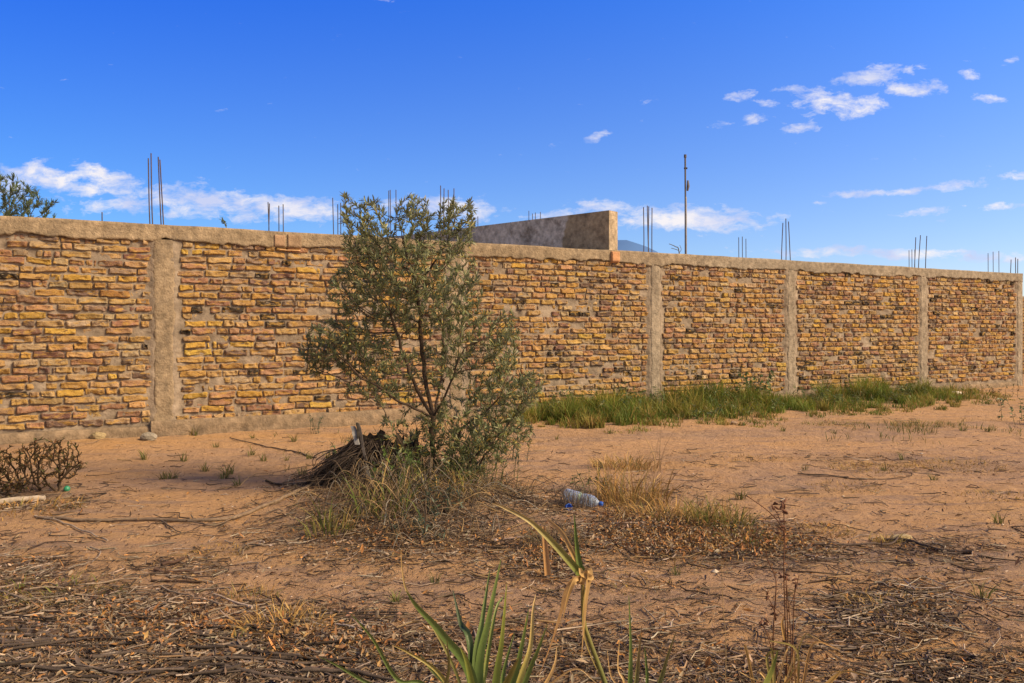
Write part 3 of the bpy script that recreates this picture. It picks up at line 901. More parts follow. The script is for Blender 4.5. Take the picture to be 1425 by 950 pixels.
def main_tree():
    r = np.random.default_rng(11); Z = 6.75
    bl = [(585, 395, 88, 78, 1.5), (512, 335, 38, 58, 1.3), (483, 290, 9, 28, 1.4), (505, 300, 14, 26, 1.2), (577, 312, 24, 44, 1.5), (572, 280, 8, 14, 1.5), (626, 318, 26, 42, 1.4), (655, 310, 5, 36, 2.6),
          (520, 405, 66, 46, 1.3), (640, 400, 34, 52, 1.4), (490, 478, 72, 44, 1.25), (440, 492, 30, 18, 1.2), (436, 520, 18, 10, 1.2), (655, 480, 55, 56, .7),
          (700, 480, 26, 52, 1.1), (705, 545, 56, 34, 1.0), (742, 532, 20, 16, 1.5), (560, 510, 90, 46, .42), (665, 598, 80, 46, 1.0), (570, 610, 50, 40, .35),
          (520, 540, 50, 24, .8), (690, 600, 44, 30, 1.0), (625, 655, 60, 26, .9)]
    att = blobs_px(bl, Z, .8, 7000, r)
    clump = fbm(att * 4.2, 3); att = att[clump > -.27]
    g0 = at(600, 690, Z); g0[2] = float(gz(g0[0], g0[1])) - .05
    nodes, par = [g0], [-1]
    def chain(start, pts):
        i = start
        for p in pts:
            q0 = nodes[i]; m = max(1, int(np.linalg.norm(np.array(p) - q0) / .06))
            for k in range(1, m + 1):
                nodes.append(q0 + (np.array(p) - q0) * k / m + r.normal(0, .006, 3)); par.append(i); i = len(nodes) - 1
        return i
    t1 = chain(0, [at(601, 640, Z), at(602, 580, Z)])
    a = chain(t1, [at(578, 540, Z - .05), at(560, 490, Z - .1), at(545, 440, Z - .15)])
    chain(t1, [at(590, 520, Z + .1), at(584, 450, Z + .15), at(580, 390, Z + .1)])
    chain(t1, [at(622, 545, Z - .1), at(640, 500, Z - .15)])
    chain(t1, [at(615, 520, Z + .25), at(617, 440, Z + .2)])
    chain(t1, [at(560, 560, Z - .2), at(505, 525, Z - .3)])
    g1 = g0 + np.array([.22, .05, 0]); g1[2] = float(gz(g1[0], g1[1])) - .05
    nodes.append(g1); par.append(-1); b = len(nodes) - 1
    c = chain(b, [at(625, 650, Z + .05), at(640, 600, Z)])
    chain(c, [at(690, 560, Z - .05)])
    chain(b, [at(655, 640, Z - .15), at(700, 600, Z - .2)])
    g2 = g0 + np.array([-.15, -.1, 0]); g2[2] = float(gz(g2[0], g2[1])) - .05
    nodes.append(g2); par.append(-1); chain(len(nodes) - 1, [at(570, 640, Z - .15), at(540, 580, Z - .25), at(520, 545, Z - .3)])
    g3 = g0 + np.array([.35, .15, 0]); g3[2] = float(gz(g3[0], g3[1])) - .05
    nodes.append(g3); par.append(-1); chain(len(nodes) - 1, [at(668, 640, Z + .15), at(715, 580, Z + .1)])
    nd, pr = colonize(att, nodes, par, .045, .5, .055, 90, (0, 0, .12), .12, r)
    rad, ch, cnt = skeleton(nd, pr, .0016, 2.35, .024)
    root = thing('olive_tree', tuple(g0), 'bushy young tree with narrow grey-green leaves in front of the brick wall', 'tree')
    B = Batch(); limbs(B, nd, pr, rad, ch, np.array([.085, .06, .045])); B.build('trunk', M_BARK, root)
    pal = [(.15, .18, .065), (.19, .22, .085), (.25, .27, .12), (.11, .135, .05), (.30, .31, .16), (.32, .26, .07)]
    B = Batch()
    leaf_at_twigs(B, nd, pr, cnt, pal, 9, .061, .0125, .8, 7, r)
    idx = r.random
    # yellowed leaves here and there, low in the crown
    leaf_at_twigs(B, nd, pr, cnt, [(.36, .22, .03), (.30, .20, .04), (.22, .20, .05)], 1, .055, .013, .9, 3, r, skip=lambda p: p[2] > 1.6 or r.random() > .55)
    o = B.build('crown', M_LEAF, root)
    print('tree nodes', len(nd), 'leafverts', len(o.data.vertices))


main_tree()


def bg_tree():
    r = np.random.default_rng(21); Z = 17.0
    bl = [(10, 275, 45, 30, 1), (45, 290, 34, 20, 1), (-40, 270, 55, 45, 1), (15, 258, 14, 16, 1), (-10, 320, 70, 40, .8), (30, 320, 45, 30, .6)]
    att = blobs_px(bl, Z, 1.0, 1000, r)
    g0 = at(-20, 500, Z); g0[2] = -.05
    nodes, par = [g0], [-1]
    for k in range(1, 12): nodes.append(g0 + np.array([.03 * k * (k % 2), 0, .22 * k])); par.append(k - 1)
    nd, pr = colonize(att, nodes, par, .12, 2.0, .14, 60, (0, 0, .15), .15, r)
    rad, ch, cnt = skeleton(nd, pr, .004, 2.3, .09)
    root = thing('feathery_tree', tuple(g0), 'feathery green tree rising behind the wall at the far left', 'tree')
    B = Batch(); limbs(B, nd, pr, rad, ch, np.array([.10, .08, .055])); B.build('trunk', M_BARK, root)
    B = Batch(); leaf_at_twigs(B, nd, pr, cnt, [(.05, .09, .035), (.075, .12, .05), (.12, .18, .07)], 16, .13, .018, .7, 8, r, up=.5); B.build('crown', M_LEAF, root)
    # sprig of a sapling just over the coping
    Z = 12.9
    g0 = at(314, 500, Z); g0[2] = 0
    bl = [(309, 310, 5, 9, 1), (318, 311, 6, 9, 1), (314, 330, 14, 14, 1), (312, 345, 20, 14, 1)]
    att = blobs_px(bl, Z, .25, 120, r)
    nodes, par = [g0], [-1]
    for k in range(1, 13): nodes.append(g0 + np.array([.01 * (k % 3), 0, .2 * k])); par.append(k - 1)
    nd, pr = colonize(att, nodes, par, .06, 1.0, .07, 40, (0, 0, .1), .12, r)
    rad, ch, cnt = skeleton(nd, pr, .003, 2.3, .02)
    root = thing('sapling', tuple(g0), 'small leafy sapling tip peeking over the wall right of the tall rebar', 'tree')
    B = Batch(); limbs(B, nd, pr, rad, ch, np.array([.10, .08, .055])); B.build('trunk', M_BARK, root)
    B = Batch(); leaf_at_twigs(B, nd, pr, cnt, [(.12, .17, .05), (.16, .2, .07)], 4, .08, .025, .8, 5, r); B.build('crown', M_LEAF, root)
    # dead twig poking over the coping beside the pole
    Z = 15.5
    g0 = at(948, 500, Z); g0[2] = 0
    root = thing('dead_sapling', tuple(g0), 'bare crooked twig poking over the wall beside the tall pole', 'dead plant')
    B = Batch()
    tube(B, catmull([g0, at(947, 400, Z), at(945, 350, Z), at(940, 343, Z), at(931, 339, Z)], 5), [.012] * 10 + list(np.linspace(.011, .006, 11)), (.16, .15, .11), 5)
    tube(B, catmull([at(944, 348, Z), at(938, 346, Z), at(934, 345, Z)], 4), .006, (.16, .15, .11), 5)
    tube(B, catmull([at(945, 352, Z), at(948, 347, Z), at(946, 341, Z)], 4), .005, (.16, .15, .11), 5)
    B.build('stem', M_BARK, root)


bg_tree()


def dark_bush():
    r = np.random.default_rng(31); Z = 6.9
    for (bl, gx, gy, lab, seed, n) in (([(50, 650, 66, 34, 1), (95, 640, 24, 26, 1), (10, 660, 40, 34, 1), (60, 625, 40, 14, .9), (-50, 650, 60, 34, 1)], 35, 690, 'dark bare twiggy bush at the foot of the wall, far left', 1, 1500),):
        Z = CAMZ * F / (gy - HY)
        att = blobs_px(bl, Z, .4, n, r)
        roots, par = [], []
        for x in (-70, -30, 0, 30, 55, 80):
            g = at(x, gy, Z + r.uniform(-.15, .15)); g[2] = float(gz(g[0], g[1])) - .02; roots.append(g); par.append(-1)
        nd, pr = colonize(att, roots, par, .05, .5, .05, 50, (0, 0, .35), .18, r)
        rad, ch, cnt = skeleton(nd, pr, .0036, 2.8, .009)
        root = thing('dry_bush', tuple(roots[2]), lab, 'bush')
        B = Batch(); limbs(B, nd, pr, rad, ch, np.array([.055, .038, .025]), sides=(5, 4, 4)); B.build('stems', M_BARK, root)
        B = Batch(); leaf_at_twigs(B, nd, pr, cnt, [(.05, .05, .02), (.09, .06, .025), (.07, .075, .025), (.16, .09, .03), (.12, .06, .03)], 4, .034, .012, 1., 4, r); B.build('withered_leaves', M_LITTER, root)


dark_bush()


# ------------------------------------------------------------------ stump with its skirt of roots and twigs
def stump():
    Z = 6.75; g = at(540, 690, Z); g[2] = float(gz(g[0], g[1]))
    root = thing('tree_stump', tuple(g), 'charred hollow stump with a dark skirt of roots left of the tree base', 'stump')
    B = Batch(); r = np.random.default_rng(41)
    n, m = 48, 16
    th = np.linspace(0, 2 * math.pi, n, endpoint=False)
    P = []
    topz = .33 + .16 * fbm(np.stack([np.cos(th) * 4, np.sin(th) * 4, th * 0], 1), 3) + .05 * (np.arange(n) % 3 == 0)
    for j in range(m):
        t = j / (m - 1)
        if t < .6: q = t / .6; rr = (.30 - .07 * q ** .6) ; z = topz * q - .08 * (1 - q)
        else: q = (t - .6) / .4; rr = .23 - .05 * q - .04 * q; z = topz * (1 - q) + .02 * q
        nn = fbm(np.stack([np.cos(th) * 5, np.sin(th) * 5, th * 0 + t * 1.5], 1), 4)
        R = rr * (1 + .2 * nn)
        P.append(np.stack([g[0] + R * 1.15 * np.cos(th), g[1] + R * .8 * np.sin(th), g[2] + z + 0 * th], 1))
    V = np.stack(P, 0).reshape(-1, 3)
    i = np.repeat(np.arange(m - 1), n); j = np.tile(np.arange(n), m - 1); k = (j + 1) % n
    B.add(V, np.stack([i * n + j, i * n + k, (i + 1) * n + k, (i + 1) * n + j], 1), np.array([.035, .026, .02]) * (1 + .3 * r.random((len(V), 1))))
    B.build('stump_shell', M_BARK, root)
    B = Batch()
    for k in range(620):  # skirt: fine roots draped down to the left and round the front
        a = r.uniform(math.pi * .75, math.pi * 1.75) if k % 4 else r.uniform(math.pi * .9, math.pi * 1.2)
        top = g + np.array([math.cos(a) * r.uniform(.1, .28) - .05, math.sin(a) * .2, r.uniform(.12, .36)])
        ln = r.uniform(.25, .62) if math.cos(a) < -.3 else r.uniform(.15, .35)
        e = g + np.array([math.cos(a) * ln - .12, math.sin(a) * ln * .7, 0]); e[2] = float(gz(e[0], e[1])) + .01
        mid = (top + e) / 2 + np.array([r.normal(0, .07), r.normal(0, .06), r.uniform(-.06, .09)])
        if k % 3 == 0: e = e + np.array([r.normal(0, .12), r.normal(0, .08), r.uniform(0, .10)])
        tube(B, catmull([top, mid, e], 4), np.linspace(r.uniform(.003, .007), .0015, 9), np.array([.055, .042, .035]) * r.uniform(.4, 2.2), 4, cap=False)
    B.build('roots', M_STICK, root)
    B = Batch()
    for (x0, y0, x1, y1, w, c) in ((491, 592, 497, 618, .036, (.24, .235, .24)), (499, 588, 509, 640, .018, (.08, .07, .07)), (508, 648, 517, 684, .026, (.24, .225, .21)), (518, 662, 527, 690, .022, (.28, .27, .26)),
                                  (497, 588, 498, 610, .015, (.04, .035, .03))):
        a, b = at(x0, y0, Z - .30), at(x1, y1, Z - .36)
        s = np.array([w / 2, 0, 0]); d = np.array([0, .012, 0])
        t = np.linspace(0, 1, 7)[:, None]; c0 = a * (1 - t) + b * t + r.normal(0, .003, (7, 3))
        V = np.stack([c0 - s - d, c0 + s - d, c0 + s + d, c0 - s + d], 1).reshape(-1, 3)
        i = np.repeat(np.arange(6), 4); j = np.tile(np.arange(4), 6); k = (j + 1) % 4
        B.add(V, np.stack([i * 4 + j, i * 4 + k, (i + 1) * 4 + k, (i + 1) * 4 + j], 1), c)
        B.add(np.vstack([V[:4], V[-4:]]), [[0, 1, 2, 3], [7, 6, 5, 4]], c)
    B.build('split_wood', M_STICK, root, smooth=False)
    return g


SG = stump()


def brush():
    r = np.random.default_rng(44); g = gpt0(600, 715)
    root = thing('brush_pile', tuple(g), 'tangled dead twigs and stems heaped round the stump and tree base', 'brush')
    B = Batch()
    for k in range(950):
        px = r.normal(580, 70); py = r.normal(708, 24); b = gpt0(px, max(660, min(py, 765)))
        a = r.uniform(0, 6.28); L = r.uniform(.10, .42); h = r.uniform(0, .16) * (1.6 if abs(px - 540) < 60 else .7)
        d = np.array([math.cos(a), math.sin(a) * .7, 0]); p0 = b + [0, 0, h * .3]; p2 = b + d * L; p2[2] = float(gz(p2[0], p2[1])) + r.uniform(0, .05)
        m = b + d * L * .5 + np.array([r.normal(0, .04), r.normal(0, .04), h + r.uniform(-.01, .05)])
        c = np.array([(.08, .06, .045), (.13, .095, .07), (.22, .16, .10), (.06, .045, .035), (.30, .21, .11), (.22, .20, .17)][r.integers(0, 6)])
        tube(B, catmull([p0, m, p2], 4), np.linspace(r.uniform(.0018, .005), .001, 9), c, 4, cap=False)
    B.build('twigs', M_STICK, root)


def gpt0(px, py):
    Z = CAMZ * F / (py - HY); x = (px - CX) / F * Z
    return np.array([x, Z, float(gz(x, Z))])


brush()


# broadleaf weeds and basal suckers round the tree base
def weed(name, px, py, hgt, n, pal, L, w, lab, cat='weed', spreadm=.18, seed=0, group=None, mat=None):
    r = np.random.default_rng(seed + 500); Z = CAMZ * F / (py - HY)
    g = at(px, py, Z); g[2] = float(gz(g[0], g[1]))
    root = thing(name, tuple(g), lab, cat, group)
    Bs, Bl = Batch(), Batch()
    for k in range(n):
        a = r.uniform(0, 6.28); q = r.uniform(0, spreadm)
        b = g + np.array([math.cos(a) * q, math.sin(a) * q, 0]); b[2] = float(gz(b[0], b[1])) - .01
        h = hgt * r.uniform(.5, 1.05); lean = np.array([math.cos(a), math.sin(a), 0]) * h * r.uniform(.05, .5)
        P = catmull([b, b + lean * .35 + [0, 0, h * .55], b + lean + [0, 0, h]], 6)
        tube(Bs, P, np.linspace(.0035, .0012, len(P)), np.array(pal[0]) * .7, 4, cap=False)
        m = int(8 + h * 30); t = r.uniform(.15, 1, m); i = (t * (len(P) - 1)).astype(int)
        d = unit(r.normal(0, 1, (m, 3)) * [1, 1, .5] + [0, 0, .35])
        leaves(Bl, P[i], d, unit(r.normal(0, .4, (m, 3)) + [0, 0, 1.]), L * r.uniform(.6, 1.2, m), w * r.uniform(.7, 1.2, m), pick(pal, m), curl=r.normal(.2, .2, m))
    Bs.build('stems', M_BARK, root); Bl.build('leaves', mat or M_LEAF, root)
    return root


GREENW = [(.09, .14, .03), (.12, .18, .04), (.16, .19, .05), (.07, .11, .03)]
BLUEW = [(.07, .10, .07), (.09, .12, .08), (.06, .09, .05)]
weed('weed', 516, 652, .38, 9, GREENW, .055, .026, 'leafy green weed growing out of the stump front', seed=1, spreadm=.13)
weed('weed', 478, 640, .26, 7, GREENW, .05, .022, 'low green weed on the left shoulder of the stump', seed=2, spreadm=.14)
weed('weed', 588, 700, .34, 9, GREENW, .055, .02, 'green weed at the foot of the tree trunk', seed=3, spreadm=.2)
weed('weed', 440, 604, .30, 6, BLUEW, .045, .012, 'small blue-green weed against the plinth left of the tree', seed=4, spreadm=.10)
weed('weed', 590, 752, .16, 12, BLUEW, .05, .009, 'low grey-green weed in the litter below the tree', seed=5, spreadm=.22)
weed('weed', 650, 690, .42, 12, [(.10, .12, .05), (.13, .14, .06), (.20, .17, .04)], .055, .013, 'thin leafy suckers on the right side of the tree base', seed=6, spreadm=.3)
weed('weed', 1045, 565, .62, 14, [(.05, .10, .025), (.07, .13, .03)], .08, .05, 'dark broad-leaved bush above the grass strip by the wall', seed=7, spreadm=.35)
weed('weed', 1428, 588, .42, 12, [(.05, .09, .03), (.07, .11, .03)], .06, .03, 'low dark green weed at the right edge of the picture', seed=8, spreadm=.4)
weed('weed', 1385, 550, .30, 12, [(.14, .11, .03), (.25, .13, .04), (.10, .10, .03)], .05, .02, 'rusty brown weed at the wall foot beside the last column', seed=9, spreadm=.45)
SUCK = [(.10, .13, .05), (.13, .16, .06), (.17, .18, .07), (.22, .18, .05)]
weed('weed', 560, 690, .50, 12, SUCK, .06, .014, 'leafy suckers between the stump and the tree trunk', seed=40, spreadm=.22)
weed('weed', 625, 700, .48, 14, SUCK, .06, .014, 'leafy suckers in front of the tree trunk', seed=41, spreadm=.28)
weed('weed', 680, 668, .50, 12, SUCK, .06, .014, 'leafy grey-green shoots at the lower right of the tree crown', seed=42, spreadm=.3)
weed('weed', 545, 705, .30, 9, GREENW, .06, .03, 'bright green broad-leaved weed low on the front of the stump', seed=43, spreadm=.16)
weed('weed', 600, 735, .24, 12, BLUEW, .05, .012, 'spreading grey-green weed on the front of the litter mound', seed=44, spreadm=.3)
weed('weed', 820, 690, .22, 8, [(.10, .12, .04), (.16, .16, .05)], .05, .016, 'thin green weed beside the dry grass behind the bottle', seed=10, spreadm=.22)
for k, (px, py, h, lab) in enumerate(((800, 575, .42, 'dark leafy weed in the grass strip nearest the tree'), (872, 570, .5, 'tall dark weed in the grass strip left of the slim column'), (905, 572, .45, 'weed clump at the foot of the slim column right of the tree'),
                                     (985, 568, .38, 'leafy weed between the slim column and the broad-leaved bush'), (1130, 560, .40, 'leafy weed in the grass strip just right of the second slim column'), (1262, 552, .34, 'leafy weed near the right end of the grass strip'))):
    weed('weed', px, py, h, 12, [(.06, .11, .03), (.09, .15, .035), (.14, .17, .05)], .08, .022, lab, seed=30 + k, spreadm=.3)
for k, px in enumerate(np.linspace(760, 1290, 16)):
    weed('weed', px + rng.normal(0, 10), np.interp(px, [760, 1290], [585, 560]) + rng.uniform(-8, 10), rng.uniform(.22, .42), 8, [(.08, .13, .03), (.12, .17, .04), (.20, .19, .06)], rng.uniform(.05, .10), rng.uniform(.012, .03),
         'small leafy weed among the grass blades along the wall foot', seed=60 + k, spreadm=.25, group='weeds scattered through the grass strip')
weed('weed', 700, 640, .30, 10, BLUEW, .05, .012, 'grey-green weed between the tree and the grass strip', seed=11, spreadm=.3)


# ------------------------------------------------------------------ grass strip by the wall (stuff)
def grass_strip():
    B = Batch(); r = np.random.default_rng(51)
    K = 900
    px = r.uniform(685, 1335, K); dmax = np.interp(px, [690, 740, 900, 1050, 1180, 1280, 1330], [2.0, 2.6, 2.7, 2.9, 2.9, 2.1, .8])
    s = s_of_px(px); o = r.random(K) ** 1.1 * dmax * (1 + .35 * noise2(s, s * 0, 1.2, 3, 77)) + .08
    C = W3(s, 0, o); e = np.clip((dmax - o) / (dmax * .6), .06, 1) * np.interp(px, [690, 740, 1230, 1330], [.5, 1, .95, .2])
    keep = r.random(K) < np.clip(.75 + 1.3 * noise2(C[:, 0], C[:, 1], 1.1, 3, 55), .08, 1) * (.35 + .65 * e); C = C[keep]; e = e[keep]; K = len(C)
    hgt = (.06 + .23 * e) * r.uniform(.5, 1.5, K) * (1 + .8 * noise2(C[:, 0], C[:, 1], .9, 3, 56)) * (1 + (r.random(K) < .06) * .6)
    nb = (r.uniform(40, 130, K) * (.4 + .6 * e)).astype(int); i = np.repeat(np.arange(K), nb); M = len(i)
    sp = r.uniform(.05, .20, K); aa = r.uniform(0, 6.28, M); q = sp[i] * np.sqrt(r.random(M))
    P = C[i] + np.stack([np.cos(aa) * q, np.sin(aa) * q, aa * 0], 1); P[:, 2] = gz(P[:, 0], P[:, 1]) - .01
    front = (P[:, 0] - P0[0]) * WN[0] + (P[:, 1] - P0[1]) * WN[1] > .09; P = P[front]; i = i[front]; M = len(P); e = e[i]
    L = np.clip(hgt[i] * r.uniform(.35, 1.2, M), .03, .62)
    g = np.array([(.085, .14, .025), (.11, .19, .03), (.15, .23, .035), (.06, .10, .02), (.22, .23, .045), (.30, .26, .07)])
    hue = pick(g, K, .15)[i]; c = hue * .6 + pick(g, M, .15) * .4; dry = r.random(M) < (.10 + .35 * (e < .45)); c[dry] = pick([(.32, .24, .09), (.25, .17, .06)], dry.sum())
    patch = np.clip(noise2(P[:, 0], P[:, 1], 1.7, 3, 57), 0, 1)[:, None]; c = c * (1 - patch * .6) + np.array([.17, .18, .05]) * patch * .6
    blades(B, P, r.uniform(0, 6.28, M), L, .010 * r.uniform(.6, 1.5, M), r.uniform(.1, .95, M), c, 3, tipcol=c * np.array([1.3, 1.15, 1.0]), wob=.12)
    # thin fringe of short growth further left along the plinth and over the sand at the far right
    M = 1800
    q = r.random(M); px = np.where(q < .4, r.uniform(380, 700, M), r.uniform(1150, 1420, M)); py = np.where(q < .4, r.uniform(600, 660, M), r.normal(598, 7, M))
    Z = CAMZ * F / (py - HY); P = np.stack([(px - CX) / F * Z, Z, Z * 0], 1)
    k = noise2(P[:, 0], P[:, 1], 2.2, 3, 58) > .12; P = P[k]; P[:, 2] = gz(P[:, 0], P[:, 1]) - .005; M = len(P)
    blades(B, P, r.uniform(0, 6.28, M), r.uniform(.04, .14, M), .008, r.uniform(.2, .9, M), pick([(.12, .13, .04), (.09, .12, .03), (.28, .2, .08)], M), 3)
    B.build('grass', M_GRASS, kind='stuff')


grass_strip()


def tuft(px, py, n, hgt, spread, pal, name, lab, cat, group=None, bend=(.1, .9), w=.006, seed=0, mat=None, wob=.3):
    r = np.random.default_rng(seed + 900); Z = CAMZ * F / (py - HY)
    g = at(px, py, Z); g[2] = float(gz(g[0], g[1]))
    B = Batch()
    a = r.uniform(0, 6.28, n); q = spread * np.sqrt(r.random(n)) * np.array([1.0])
    P = np.stack([g[0] + np.cos(a) * q, g[1] + np.sin(a) * q * .7, a * 0], 1); P[:, 2] = gz(P[:, 0], P[:, 1]) - .01
    c = pick(pal, n, .18)
    blades(B, P, a + r.normal(0, .8, n), hgt * r.uniform(.35, 1.1, n), w * r.uniform(.6, 1.5, n), r.uniform(*bend, n), c, 4, tipcol=c * [1.15, 1.1, 1.0], wob=wob)
    o = B.build(name, mat or M_DRY)
    me = o.data; me.transform(__import__('mathutils').Matrix.Translation(-Vector(g))); o.location = g
    o['label'] = lab; o['category'] = cat
    if group: o['group'] = group
    return o


STRAW = [(.42, .26, .09), (.34, .20, .07), (.50, .34, .14), (.26, .17, .07), (.20, .18, .07)]
STRAWG = [(.30, .24, .08), (.16, .18, .05), (.42, .28, .11), (.12, .14, .04)]
G = 'dry grass clumps right of the bottle'
tuft(880, 700, 300, .38, .30, STRAW, 'dry_grass_clump', 'tallest straw-coloured grass clump, just right of the plastic bottle', 'grass clump', G, (.1, 1.0), seed=1)
tuft(868, 650, 330, .20, .34, STRAW, 'dry_grass_clump', 'low golden grass clump behind the tallest dry one', 'grass clump', G, (.4, 1.3), seed=2)
tuft(935, 725, 380, .24, .42, STRAW, 'dry_grass_clump', 'sprawling straw grass clump in the middle of the dry patch', 'grass clump', G, (.4, 1.4), seed=3)
tuft(1000, 735, 260, .22, .24, STRAWG, 'dry_grass_clump', 'half-green grass clump on the right end of the dry patch', 'grass clump', G, (.2, 1.1), seed=4)
tuft(1040, 755, 160, .13, .26, STRAWG, 'dry_grass_clump', 'short withered grass clump in the leaf litter right of centre', 'grass clump', G, (.4, 1.3), seed=5)
tuft(912, 655, 14, .50, .06, [(.45, .32, .18)], 'grass_stalk', 'few tall thin pale stalks rising behind the dry grass', 'grass clump', None, (.0, .2), w=.004, seed=6)
tuft(460, 752, 60, .26, .16, [(.12, .14, .04), (.22, .20, .06), (.40, .28, .11)], 'grass_clump', 'mixed green and straw grass clump left of the litter under the tree', 'grass clump', None, (.1, 1.0), w=.008, seed=7)
tuft(535, 735, 75, .46, .20, [(.13, .17, .04), (.16, .20, .06), (.42, .30, .12)], 'grass_clump', 'tall green and straw grass clump in front of the stump', 'grass clump', None, (.1, 1.3), w=.009, seed=8)
tuft(620, 715, 120, .30, .3, STRAWG, 'grass_clump', 'sparse straw blades at the right foot of the tree', 'grass clump', None, (.3, 1.2), w=.006, seed=9)
tuft(20, 712, 320, .10, .5, STRAW, 'grass_clump', 'low golden grass mat below the dark bush at far left', 'grass clump', None, (.4, 1.4), w=.007, seed=10)
tuft(390, 880, 200, .14, .22, [(.50, .34, .12), (.42, .26, .09)], 'grass_clump', 'small golden grass patch on the sand, lower left of centre', 'grass clump', None, (.3, 1.3), w=.004, seed=11)
tuft(350, 830, 120, .10, .16, STRAW, 'grass_clump', 'tiny golden grass patch above the lower-left sticks', 'grass clump', None, (.3, 1.3), w=.004, seed=12)
tuft(80, 830, 200, .09, .35, [(.14, .16, .04), (.28, .22, .07)], 'grass_clump', 'yellow-green mat of short grass among the left litter', 'grass clump', None, (.5, 1.4), w=.006, seed=13)
tuft(770, 762, 260, .16, .20, [(.13, .11, .08), (.18, .14, .09), (.2, .17, .08)], 'grass_clump', 'greyish tangled dry tuft on the sand below the bottle', 'grass clump', None, (.3, 1.4), w=.004, seed=14)
tuft(800, 712, 150, .26, .16, [(.20, .16, .13), (.14, .11, .09)], 'grass_clump', 'grey thin dead stems standing right behind the bottle', 'grass clump', None, (.0, .5), w=.004, seed=15)
tuft(1235, 752, 90, .10, .12, [(.45, .34, .12), (.36, .25, .1)], 'grass_clump', 'pale yellow tuft beside the dark fallen branch on the right', 'grass clump', None, (.3, 1.2), seed=16)


BRN = [(.14, .10, .06), (.22, .15, .08), (.08, .06, .045), (.34, .23, .10), (.07, .055, .04)]
for k, (px, py, n, h, sp, lab) in enumerate(((560, 722, 260, .30, .30, 'tangled brown dry stems in front of the stump'), (645, 700, 260, .34, .30, 'tangled brown dry stems right of the tree base'),
                                         (495, 712, 220, .22, .26, 'low tangle of brown stems at the left foot of the stump'), (705, 690, 220, .20, .34, 'low brown tangle between the tree and the bottle'),
                                         (590, 755, 200, .14, .36, 'flattened brown stems along the front of the litter mound'), (960, 765, 260, .09, .55, 'flat matted straw in front of the dry grass patch'))):
    tuft(px, py, int(n * .6) if k < 5 else n, h, sp, BRN if k < 5 else STRAW, 'dry_undergrowth', lab, 'undergrowth', 'dry undergrowth round the tree', (.3, 1.9), w=.005, seed=120 + k, wob=.6)


for k, (px, py, n, h, sp, lab) in enumerate(((1215, 652, 160, .07, .45, 'low golden mat of dry grass near the thin straight stick'), (1330, 648, 160, .07, .5, 'low golden mat of dry grass at right, nearest the last column'), (1180, 678, 110, .05, .35, 'thin golden mat on the open sand right of centre'),
                                         (1150, 738, 90, .06, .2, 'thin golden mat behind the end of the litter'), (1390, 690, 90, .06, .35, 'thin dry grass mat at the right edge'), (1160, 590, 130, .09, .5, 'greenish low mat in front of the grass strip'), (1290, 592, 160, .11, .5, 'scraggly low green mat right of the grass strip'),
                                         (1230, 850, 120, .08, .22, 'dry yellow mat inside the lower right debris'), (870, 810, 60, .05, .25, 'faint dry mat on the sand right of the lone stalk'), (300, 770, 60, .05, .2, 'faint dry mat above the bark heap'), (1050, 640, 80, .06, .4, 'thin dry mat behind the dry grass patch'))):
    tuft(px, py, int(n * 2.6), h, sp, STRAWG if 'green' in lab else [(.40, .26, .08), (.30, .2, .08), (.46, .30, .10), (.2, .16, .07)], 'dry_grass_mat', lab, 'grass mat', 'low dry grass mats on the sand', (.5, 1.5), w=.005, seed=160 + k)


def small_tufts():
    spots = [(228, 668), (240, 664), (255, 640), (285, 655), (312, 664), (318, 660), (352, 612), (350, 632), (366, 640), (398, 640), (420, 662), (430, 640), (456, 640), (300, 622), (270, 605), (410, 615), (330, 676), (200, 640),
             (1120, 655), (1230, 655), (1255, 640), (1300, 668), (1160, 602), (1090, 600), (1030, 690), (850, 605), (775, 612), (1375, 602), (1340, 600), (1390, 730), (1365, 835), (940, 800), (550, 840), (330, 905), (605, 812)]
    protos = []
    for i in range(3):
        protos.append(tuft(spots[i][0], spots[i][1], 26, .13, .045, [(.12, .14, .04), (.16, .17, .05), (.30, .22, .08), (.09, .10, .03)], 'grass_sprig', 'small sparse grass sprig growing alone out of the bare sand', 'grass sprig', 'small grass sprigs on the bare sand', (.1, 1.0), w=.006, seed=60 + i, mat=M_GRASS))
    for k, (px, py) in enumerate(spots[3:]):
        o = protos[k % 3].copy(); sc.collection.objects.link(o)
        Z = CAMZ * F / (py - HY); x = (px - CX) / F * Z
        o.location = (x, Z, float(gz(x, Z))); o.rotation_euler = (0, 0, random.uniform(0, 6.28)); s = random.uniform(.6, 1.25); o.scale = (s, s, s)


small_tufts()


# ------------------------------------------------------------------ litter (stuff): leaves, twigs, pebbles
def sample_px(n, r, floor=.03, ymin=560, ymax=1010, pw=1.0):
    out = []
    tot = 0
    while tot < n:
        # sample on the ground by area in view, not by pixel: far ground gets its share
        Z = 1 / np.sqrt(r.uniform(1 / 17.0 ** 2, 1 / 2.5 ** 2, 60000))
        px = r.uniform(-60, 1485, 60000); py = HY + CAMZ * F / Z
        x = (px - CX) / F * Z
        d = litter_px(px, py) ** pw * (.6 + .9 * np.clip(noise2(x, Z, 3.5, 3, 70) + .4, 0, 1)) + floor
        ok = (r.random(60000) < d) & (Z < np.interp(px, [-60, 1485], [9.2, 17])) & (py > ymin)
        s = np.stack([x[ok], Z[ok]], 1); out.append(s); tot += len(s)
    return np.concatenate(out)[:n]


